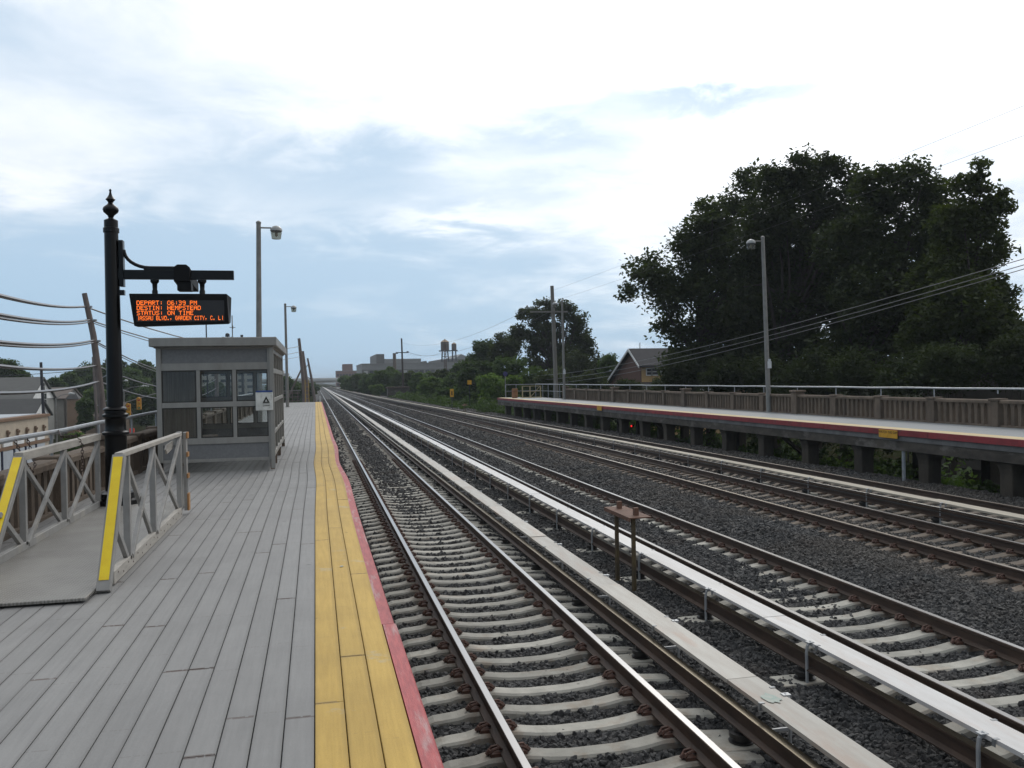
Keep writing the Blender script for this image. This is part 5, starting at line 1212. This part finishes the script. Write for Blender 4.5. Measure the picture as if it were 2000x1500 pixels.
# water towers
def water_tower(label, x, y, z0, r, zt, h):
    T = thing('water_tower', label, 'water tower', (x, y, z0))
    g = MB().lathe([(r, zt), (r*1.02, zt+h*.5), (r, zt+h)], (0, 0, 0), 20).build('tank', mat('tank_staves', (.12, .10, .095), (.09, .075, .07), rough=.8, scale=6, stretch=(1, 1, .1)), T, smooth=True)
    MB().lathe([(r*1.08, zt+h), (r*.5, zt+h+.55*r*.8), (.05, zt+h+.9*r*.8)], (0, 0, 0), 20).build('conical_roof', colmat('tank_roof', (.34, .26, .19)), T, smooth=True)
    MB().lathe([(r*1.5, zt-.35), (r*1.5, zt)], (0, 0, 0), 16).build('platform_ring', colmat('dark_steel', (.06, .065, .075)), T)
    for a in range(4):
        c, s = math.cos(a*PI/2+.6), math.sin(a*PI/2+.6)
        MB().tube([(c*r*1.15, s*r*1.15, 0), (c*r*.9, s*r*.9, zt-.15)], .2, 6).build('leg', colmat('dark_steel', (.06, .065, .075)), T)
    b = MB()
    for zz in (zt*.45,):
        for a in range(4):
            c, s = math.cos(a*PI/2+.6), math.sin(a*PI/2+.6); c2, s2 = math.cos((a+1)*PI/2+.6), math.sin((a+1)*PI/2+.6)
            b.tube([(c*r, s*r, zz), (c2*r, s2*r, zz)], .06, 5); b.tube([(c*r*1.1, s*r*1.1, 0), (c2*r*.9, s2*r*.9, zt-.2)], .035, 4)
    b.build('bracing', colmat('dark_steel', (.06, .065, .075)), T)
water_tower('larger of the twin rooftop water towers, pointed roof', 44.4, 302, 9.0, 1.45, 3.9, 2.9)
water_tower('smaller right hand rooftop water tower', 47.3, 300, 9.0, .85, 3.9, 2.1)

# ------------------------------------------------------------------ poles
def pole(name, label, pts, rad, m, extra=None, cat='utility pole'):
    b = Vector(pts[0]); T = thing(name, label, cat, b)
    MB().tube([Vector(p)-b for p in pts], rad, 10).build('shaft', m, T, smooth=True)
    if extra: extra(T, b)
    return T
def brackets(T, b):
    for (x, y, z) in ((-9.90, 42, 6.45), (-9.72, 42, 5.85), (-9.58, 42, 4.92)):
        MB().box(x-b.x-.2, x-b.x+.25, -.08, .08, z-b.z-.04, z-b.z+.04).build('cable_clamp', GALV, T)
pole('utility_pole', 'thick leaning wooden pole carrying cable bundles at left', [(-8.95, 42, -4.6), (-9.2, 42, .5), (-9.42, 42, 3.2), (-9.62, 42, 5.2), (-9.95, 42, 7.05)], [.175, .17, .155, .135, .11], WOODP, brackets)
pole('utility_pole', 'slim dark pole standing beyond the beige shop', [(-27.8, 100, -4.6), (-28.05, 100, 5.5)], [.17, .14], DARKP)
pole('utility_pole', 'thin dark pole just left of the thick leaning pole', [(-27.2, 120, -4.6), (-27.56, 120, 6.6)], [.2, .17], WOODP, lambda T, b: [MB().bar((0, 0, 8.2-k*1.6), (1.3, 0, 8.9-k*1.6), .1, .1).build('brace', PIPE, T) for k in (0, 2)])
def cross1(T, b): MB().box(-1.9, 1.2, -.12, -.05, 7.35, 7.5).build('crossarm', WOODG, T)
pole('utility_pole', 'tall grey wooden pole at the end of the far platform', [(19.35, 69, -3), (19.3, 69, 1.2), (19.1, 69, 10.4)], [.2, .19, .15], WOODG, lambda T, b: MB().box(-2.2, 1.0, -.22, -.15, 11.2, 11.33).build('crossarm', WOODG, T))
pole('utility_pole', 'dark crossarm pole standing beside the trackside hut', [(15.9, 162, -1), (15.75, 162, 10.6)], [.2, .14], mat('dark_pole_wood', (.05, .038, .034)), lambda T, b: MB().box(-1.3, 1.1, -.2, -.1, 8.9, 9.05).box(-1.3, -.9, -.2, -.1, 8.75, 8.9).box(.7, 1.1, -.2, -.1, 9.05, 9.2).build('crossarm', DARKP, T))
def lattice(T, b):
    m = MB(); w0, w1 = .45, .18
    for k in range(4):
        c, s = (1, 1), (1, -1)
        sx, sy = [(1, 1), (1, -1), (-1, -1), (-1, 1)][k]; tx, ty = [(1, -1), (-1, -1), (-1, 1), (1, 1)][k]
        m.tube([(sx*w0, sy*w0, 0), (sx*w1, sy*w1, 14)], .045, 4)
        for i in range(9):
            z0, z1 = i*1.55, (i+1)*1.55; a = w0+(w1-w0)*z0/14; c2 = w0+(w1-w0)*z1/14
            m.tube([(sx*a, sy*a, z0), (tx*c2, ty*c2, z1)], .025, 4)
    m.build('lattice', mat('rusty_lattice', (.10, .055, .045)), T)
pole('lattice_mast', 'rusty lattice mast in front of the larger water tower', [(33.1, 225, -2), (33.1, 225, 13.4)], [.06, .05], RUST, lattice, 'mast')
pole('utility_pole', 'foremost leaning pole past the end of the near platform', [(-.95, 84, -.5), (-1.1, 84, 3.0), (-1.42, 84, 7.0)], [.2, .18, .13], WOODP)
pole('utility_pole', 'wooden pole seen only through the shelter glass', [(-8.8, 84.2, -4.6), (-8.9, 84.2, 4.4)], [.2, .17], WOODP)
pole('utility_pole', 'second leaning pole close behind the foremost one', [(-.75, 90, -.5), (-.9, 90, 3.2), (-1.2, 90, 6.0)], [.2, .18, .15], WOODP)
pole('utility_pole', 'farthest leaning pole with a hanging cable loop', [(-.05, 125, -.5), (-.5, 125, 3.2), (-1.0, 125, 6.2)], [.2, .18, .12], WOODP, lambda T, b: MB().tube([(-.85, 0, 5.9), (-1.3, 0, 5.2), (-1.2, 0, 4.2), (-.6, 0, 3.8)], .05, 5).build('cable_loop', CABLE, T))
pole('strut_pole', 'slanting wooden strut propping the poles past the platform end', [(-3.2, 88, .2), (-1.3, 88, 4.2)], [.09, .08], WOODP)
# thin masts and floodlight towers behind the shelter roof
def flood(T, b):
    for k, (dx, dz) in enumerate(((-.9, 0), (.9, 0), (-.75, -.7), (.75, -.7))): MB().lathe([(.14, .1), (.4, 0), (.36, -.18)], (dx, 0, 17.6+dz), 8).build('floodlight_head', DARKP, T)
    MB().box(-.9, .9, -.05, .05, 17.5, 17.62).lathe([(.5, 17.7), (.45, 18.3), (.2, 18.5)], (0, 0, 0), 10).build('head_frame', DARKP, T)
pole('floodlight_mast', 'high floodlight mast with clustered lamps above the shelter roof', [(-18.6, 200, -4.6), (-18.6, 200, 13.4)], [.25, .15], DARKP, flood, 'mast')
pole('floodlight_mast', 'smaller twin headed floodlight mast right of the clustered one', [(-15.3, 230, -4.6), (-15.3, 230, 14.2)], [.2, .12], LAMPG, lambda T, b: [MB().lathe([(.1, .1), (.55, 0), (.5, -.15)], (dx, 0, 18.7), 8).build('lamp_head', LAMPG, T) for dx in (-.9, .9)], 'mast')
pole('antenna_mast', 'thin dark mast below the left half of the departure board', [(-6.9, 60, -4.6), (-6.9, 60, 7.0)], [.05, .04], DARKP, cat='mast')
pole('antenna_mast', 'thin grey mast right of the departure board', [(-7.9, 90, -4.6), (-7.9, 90, 9.6)], [.06, .05], LAMPG, lambda T, b: MB().box(-.25, .3, -.05, .05, 13.0, 13.05).box(.05, .08, -.2, .2, 12.9, 13.2).build('antenna', LAMPG, T), 'mast')
pole('antenna_mast', 'short dark vent pipe beyond the shelter roof', [(-15.6, 200, -4.6), (-15.6, 200, 13.5)], [.3, .3], DARKP, cat='mast')
# street lamps and signals in the street at left
def cobra(label, x, y, z, d):
    T = thing('street_lamp', label, 'street lamp', (x, y, -4.6)); h = z+4.6
    MB().tube([(0, 0, 0), (0, 0, h-.5)], [.12, .08], 8).build('shaft', LAMPG, T, smooth=True)
    MB().tube([(0, 0, h-.6), (d*.8, 0, h-.15), (d*1.9, 0, h)], .05, 6).build('arm', LAMPG, T, smooth=True)
    MB().tube([(d*1.8, 0, h), (d*2.1, 0, h+.04), (d*2.7, 0, h-.02)], [.07, .16, .1], 8).build('lamp_head', TRIM, T, smooth=True)
cobra('street lamp beyond the street with short arm, left of its taller neighbour', -28.9, 140, 3.6, .55)
cobra('street lamp with long curved arm next to the shelter edge', -30.0, 150, 2.7, 1.4)
cobra('street lamp behind the black post over the street', -31.5, 118, 2.0, .8)
SIGY = mat('signal_yellow', (.55, .26, .015), rough=.5)
def signal(label, x, y, z, lit):
    T = thing('traffic_signal', label, 'traffic light', (x, y, z), 0, 'traffic signals over the street')
    B_ = MB().box(-.22, .22, -.15, .15, -.62, .62).build('housing', SIGY, T, bevel=.03)
    for k, c in enumerate(((.45, .02, .01), (.35, .2, .01), (.02, .2, .08))):
        MB().lathe([(.13, 0), (.12, .02)], (0, 0, 0), 12).build('lens', mat('lens%s' % 'abc'[k], c, rough=.3), B_, loc=(0, -.165, .40-k*.40)).rotation_euler = (PI/2, 0, 0)
        MB().tube([(0, -.16, .56-k*.4), (0, -.36, .54-k*.4)], [.14, .14], 8).build('visor', SIGY, B_)
signal('yellow traffic signal hanging at the right, higher of the pair', -18.15, 98, .95, 0)
signal('yellow traffic signal hanging lower and further left', -19.2, 98, .35, 0)
T = thing('mast_arm', 'grey mast and arm carrying the traffic signals', 'signal mast', (-14.5, 98, -4.6))
MB().tube([(0, 0, 0), (0, 0, 7.3)], [.14, .1], 8).build('shaft', LAMPG, T); MB().tube([(0, 0, 7.1), (-3.6, 0, 6.15), (-6.5, 0, 5.2)], .06, 6).build('arm', LAMPG, T)
T = thing('walk_signal', 'small red lit pedestrian signal beside the black post', 'pedestrian signal', (-16.2, 84, -1.2))
MB().box(-.18, .18, -.15, .15, -.22, .22).build('housing', mat('signal_red_box', (.4, .03, .02), emit=(1, .06, .02, .12)), T); MB().tube([(0, .3, -3.4), (0, .3, .3)], .06, 6).build('shaft', LAMPG, T)
# street surface and kerb
ASPH = mat('asphalt', (.11, .112, .118), (.085, .087, .09), rough=.85, scale=1, fine=.2)
MB().box(-21.0, -9.5, -30, 260, -4.75, -4.45).build('road', ASPH, kind='structure')
MB().box(-21.9, -21.01, -30, 260, -4.75, -4.33).build('pavement', colmat('pavement_concrete', (.30, .29, .27)), kind='structure')
MB().box(-27, -9.6, 96, 104, -4.75, -4.446).build('side_road', ASPH, kind='structure')
def car(label, x, y, rz, c, cn):
    T = thing('parked_car', label, 'car', (x, y, -4.45), rz, 'cars on the street below the platform')
    P = mat(cn, c, rough=.25, spec=.6, coat=.5, scale=2)
    pr = [(-2.2, .35), (-2.25, .75), (-1.5, .92), (-.8, 1.42), (.8, 1.45), (1.6, .98), (2.2, .88), (2.28, .4)]
    MB().prism(pr, -.85, .85, axis='x').build('body', P, T, bevel=.06)
    gl = [(-1.35, .95), (-.75, 1.36), (.72, 1.38), (1.4, .98)]
    MB().prism(gl, -.86, .86, axis='x').build('window', WINM, T)
    for sx in (-1, 1):
        for sy in (-1.4, 1.4):
            w = MB().tube([(sx*.72, sy, .33), (sx*.9, sy, .33)], .33, 14).build('wheel', colmat('tyre', (.02, .02, .02)), T, smooth=True)
            MB().tube([(sx*.90, sy, .33), (sx*.915, sy, .33)], .18, 10).build('rim', GALV, w)
for k, (lab, x, y, rz, c, cn) in enumerate((('white car on the street right of the beige shop', -17.5, 70, .0, (.6, .62, .63), 'white_car_paint'), ('dark blue car on the street behind the black post', -13.5, 88, 0, (.03, .05, .10), 'blue_car_paint'),
        ('silver car on the street near the shelter edge', -12.5, 64, 0, (.38, .39, .40), 'silver_car_paint'), ('dark red car on the street farther up beyond the signals', -17.8, 112, 0, (.22, .03, .03), 'red_car_paint'))): car(lab, x, y, rz, c, cn)

# ------------------------------------------------------------------ overhead cables
def cable(label, pts, r, m, sag=0.0, group=None, n=10, name='overhead_cable', cat='cable'):
    P = []
    for a, b in zip(pts[:-1], pts[1:]):
        a = Vector(a); b = Vector(b)
        for i in range(n+(b == Vector(pts[-1]))):
            t = i/n; p = a.lerp(b, t); p.z -= 4*sag*t*(1-t)*(b-a).length/30; P.append(p)
    tag(MB().tube(P, r, 6).build(name, m, smooth=True), label, cat, group)
def left_cables():
    # from a pole behind the viewer to the leaning pole, then on to the poles past the platform end
    L = [((-9.90, 41.8, 6.45), 575, (-1.35, 84, 6.25), .055, 'topmost thick cable sagging to the leaning pole'), ((-9.72, 41.8, 5.85), 613, (-1.3, 84, 5.75), .05, 'upper cable of the second pair on the leaning pole'), ((-9.70, 41.8, 5.76), 620, (-1.28, 84, 5.3), .035, 'lower thinner cable of the second pair on the leaning pole'),
         ((-9.56, 41.8, 4.95), 667, (-8.9, 84, 4.2), .05, 'upper cable of the third pair on the leaning pole'), ((-9.54, 41.8, 4.86), 673, (-8.9, 84, 3.9), .035, 'lower cable of the third pair on the leaning pole'),
         ((-9.5, 41.8, 3.83), 714, (-8.9, 84, 3.3), .05, 'fourth cable down crossing above the white gabled house'), ((-9.4, 41.8, 3.12), 768, (-8.9, 84, 2.5), .05, 'lowest thick cable rising across the house roofs to the pole')]
    for (p, ye, q, r, lab) in L:
        x, z = px2(-10, ye, 22); P = []; Rr = []
        for a, b, sag, ra, rb in (((x, 22, z), p, .13, r, r*.9), (p, q, .95, r*.62, r*.5)):
            a = Vector(a); b = Vector(b)
            for i in range(13 if b == Vector(q) else 12):
                t = i/12; v = a.lerp(b, t); v.z -= 4*sag*t*(1-t); P.append(v); Rr.append(ra+(rb-ra)*t)
        tag(MB().tube(P, Rr, 6).build('overhead_cable', CABLE, smooth=True), lab, 'cable', 'cables strung on the leaning pole')
left_cables()
cable('thin wire running low over the rooftops at left', [(-70, 130, 5.3), (-27.6, 120, 5.0)], .04, WIRE, .6)
for k in range(3):
    x0_, z0_ = px2(1012+6*k, 735+8*k, 104); x1_, z1_ = px2(2060, (488, 500, 508)[k], 22)
    cable(('uppermost of the parallel wires passing before the tall trees', 'middle of the parallel wires passing before the tall trees', 'lowest of the parallel wires passing before the tall trees')[k], [(x0_, 104, z0_), (x1_, 22, z1_)], .014, WIREL, .35, n=16, name='overhead_wire', cat='wire')
for k in range(2):
    x1_, z1_ = px2(2040, 190+60*k, 24)
    cable(('higher thin wire from the wooden pole climbing right', 'lower thin wire from the wooden pole climbing right')[k], [(19.1, 69, 10.0-.9*k), (x1_, 24, z1_)], .005, WIRE, .1, n=14, name='overhead_wire', cat='wire')
    cable(('upper faint wire between the crossarm pole and wooden pole', 'lower faint wire between the crossarm pole and wooden pole')[k], [(15.8, 162, 9.8-1.8*k), (19.1, 69, 9.6-1.2*k)], .011, WIRE, .6, n=14, name='overhead_wire', cat='wire')
cable('wire sagging between the crossarm pole and the rusty lattice mast', [(16.8, 162, 8.1), (33.1, 225, 10.4)], .03, WIRE, .5, name='overhead_wire', cat='wire')

# ------------------------------------------------------------------ things past the platform ends
T = thing('track_marker', 'yellow marker plate on a thin post beside the far track', 'sign', (11.55, 75, -.25))
MB().tube([(0, 0, 0), (0, 0, 1.7)], .03, 6).build('post', DARKP, T); MB().box(-.16, .16, -.06, -.03, 1.6, 2.3).build('plate', GAPY, T); MB().box(-.05, .05, -.068, -.062, 1.75, 2.1).build('symbol', BLKP, T)
T = thing('track_marker', 'faint orange square sign half hidden among the bushes', 'sign', (15.75, 90, -.6))
MB().tube([(0, 0, 0), (0, 0, 3.2)], .04, 6).build('post', DARKP, T); MB().box(-.22, .22, -.06, -.03, 2.9, 3.35).build('plate', GAPY, T)
T = thing('round_sign', 'round violet blue sign on a post in the bushes', 'sign', (17.2, 79, -.8))
MB().tube([(0, 0, 0), (0, 0, 4.3)], .04, 6).build('post', LAMPG, T)
o = MB().lathe([(.22, 0), (.22, .02)], (0, 0, 0), 16).build('disc', mat('violet_disc', (.06, .06, .16)), T, loc=(0, -.06, 4.1)); o.rotation_euler = (PI/2, 0, 0)
YF = mat('dull_yellow_frame', (.42, .36, .20), (.32, .27, .15), rough=.7)
T = thing('platform_gate', 'dull yellow metal gate frame at the end of the far platform', 'gate', (17.2, 70.5, DZ))
for x in (-.4, .25, 1.15): MB().box(x-.04, x+.04, -.04, .04, 0, 1.0).build('upright', YF, T)
for z in (.02, .52, .95): MB().box(-.36, 1.11, -.02, .02, z, z+.05).build('rail', YF, T)
MB().bar((.3, 0, .07), (1.1, 0, .95), .04, .04).build('diagonal', YF, T); MB().box(-.5, 1.25, -.3, .5, .0, .04).build('base', YF, T)
T = thing('rusty_barrel', 'rusty orange barrel shaped drum beside the yellow gate', 'drum', (16.3, 71.2, DZ))
MB().lathe([(.24, 0), (.25, .04), (.26, .28), (.25, .3), (.26, .56), (.24, .8)], (0, 0, 0), 14).build('drum', mat('rusty_orange', (.26, .13, .06), rough=.8), T, smooth=True); MB().lathe([(.27, .56), (.27, .59)], (0, 0, 0), 14).build('hoop', RUSTP, T)
T = thing('timber_barrier', 'weathered timber barrier and rail across the end of the near platform', 'barrier', (-3.6, 75.5, 0))
for i in range(5): MB().box(.3+i*.45, .36+i*.45, 0, .08, .2, 2.15).build('upright', WOODP, T)
for z in (1.3, 1.62, 1.95): MB().box(.2, 2.3, -.03, 0, z, z+.07).build('rail', WOODP, T)
MB().box(.1, 2.4, -.06, .04, 2.15, 2.22).build('top_rail', WOODG, T)
T = thing('ladder', 'yellow orange ladder leaning beside the poles past the platform end', 'ladder', (-.75, 80, -.3))
for x in (-.16, .16): MB().bar((x, 0, 0), (x, .8, 3.4), .05, .06).build('stile', mat('ladder_yellow', (.42, .27, .05)), T)
for k in range(9): MB().bar((-.16, .09*k, .35*k+.3), (.16, .09*k, .35*k+.3), .03, .03).build('rung', mat('ladder_yellow', ()), T)
T = thing('equipment_cabinet', 'dark trackside cabinet with white top beyond the platform end', 'cabinet', (.45, 92, -.3))
MB().box(-.3, .3, 0, .5, 0, 1.0).build('body', mat('cabinet_dark', (.08, .08, .08)), T); MB().box(-.08, .08, .1, .3, 1.0, 1.7).build('white_post', TRIM, T)

# ------------------------------------------------------------------ air
def haze():
    m = bpy.data.materials.new('haze'); m.use_nodes = True; t = NT(m.node_tree); t.n.clear()
    v = t.new('ShaderNodeVolumePrincipled'); v.inputs['Color'].default_value = (.86, .93, 1, 1); v.inputs['Density'].default_value = .0003; v.inputs['Anisotropy'].default_value = 0.0
    o = t.new('ShaderNodeOutputMaterial'); t.l.new(v.outputs[0], o.inputs['Volume'])
    MB().box(-1600, 1600, -350, 3100, -6.5, 23).build('haze', m, kind='stuff')
haze()
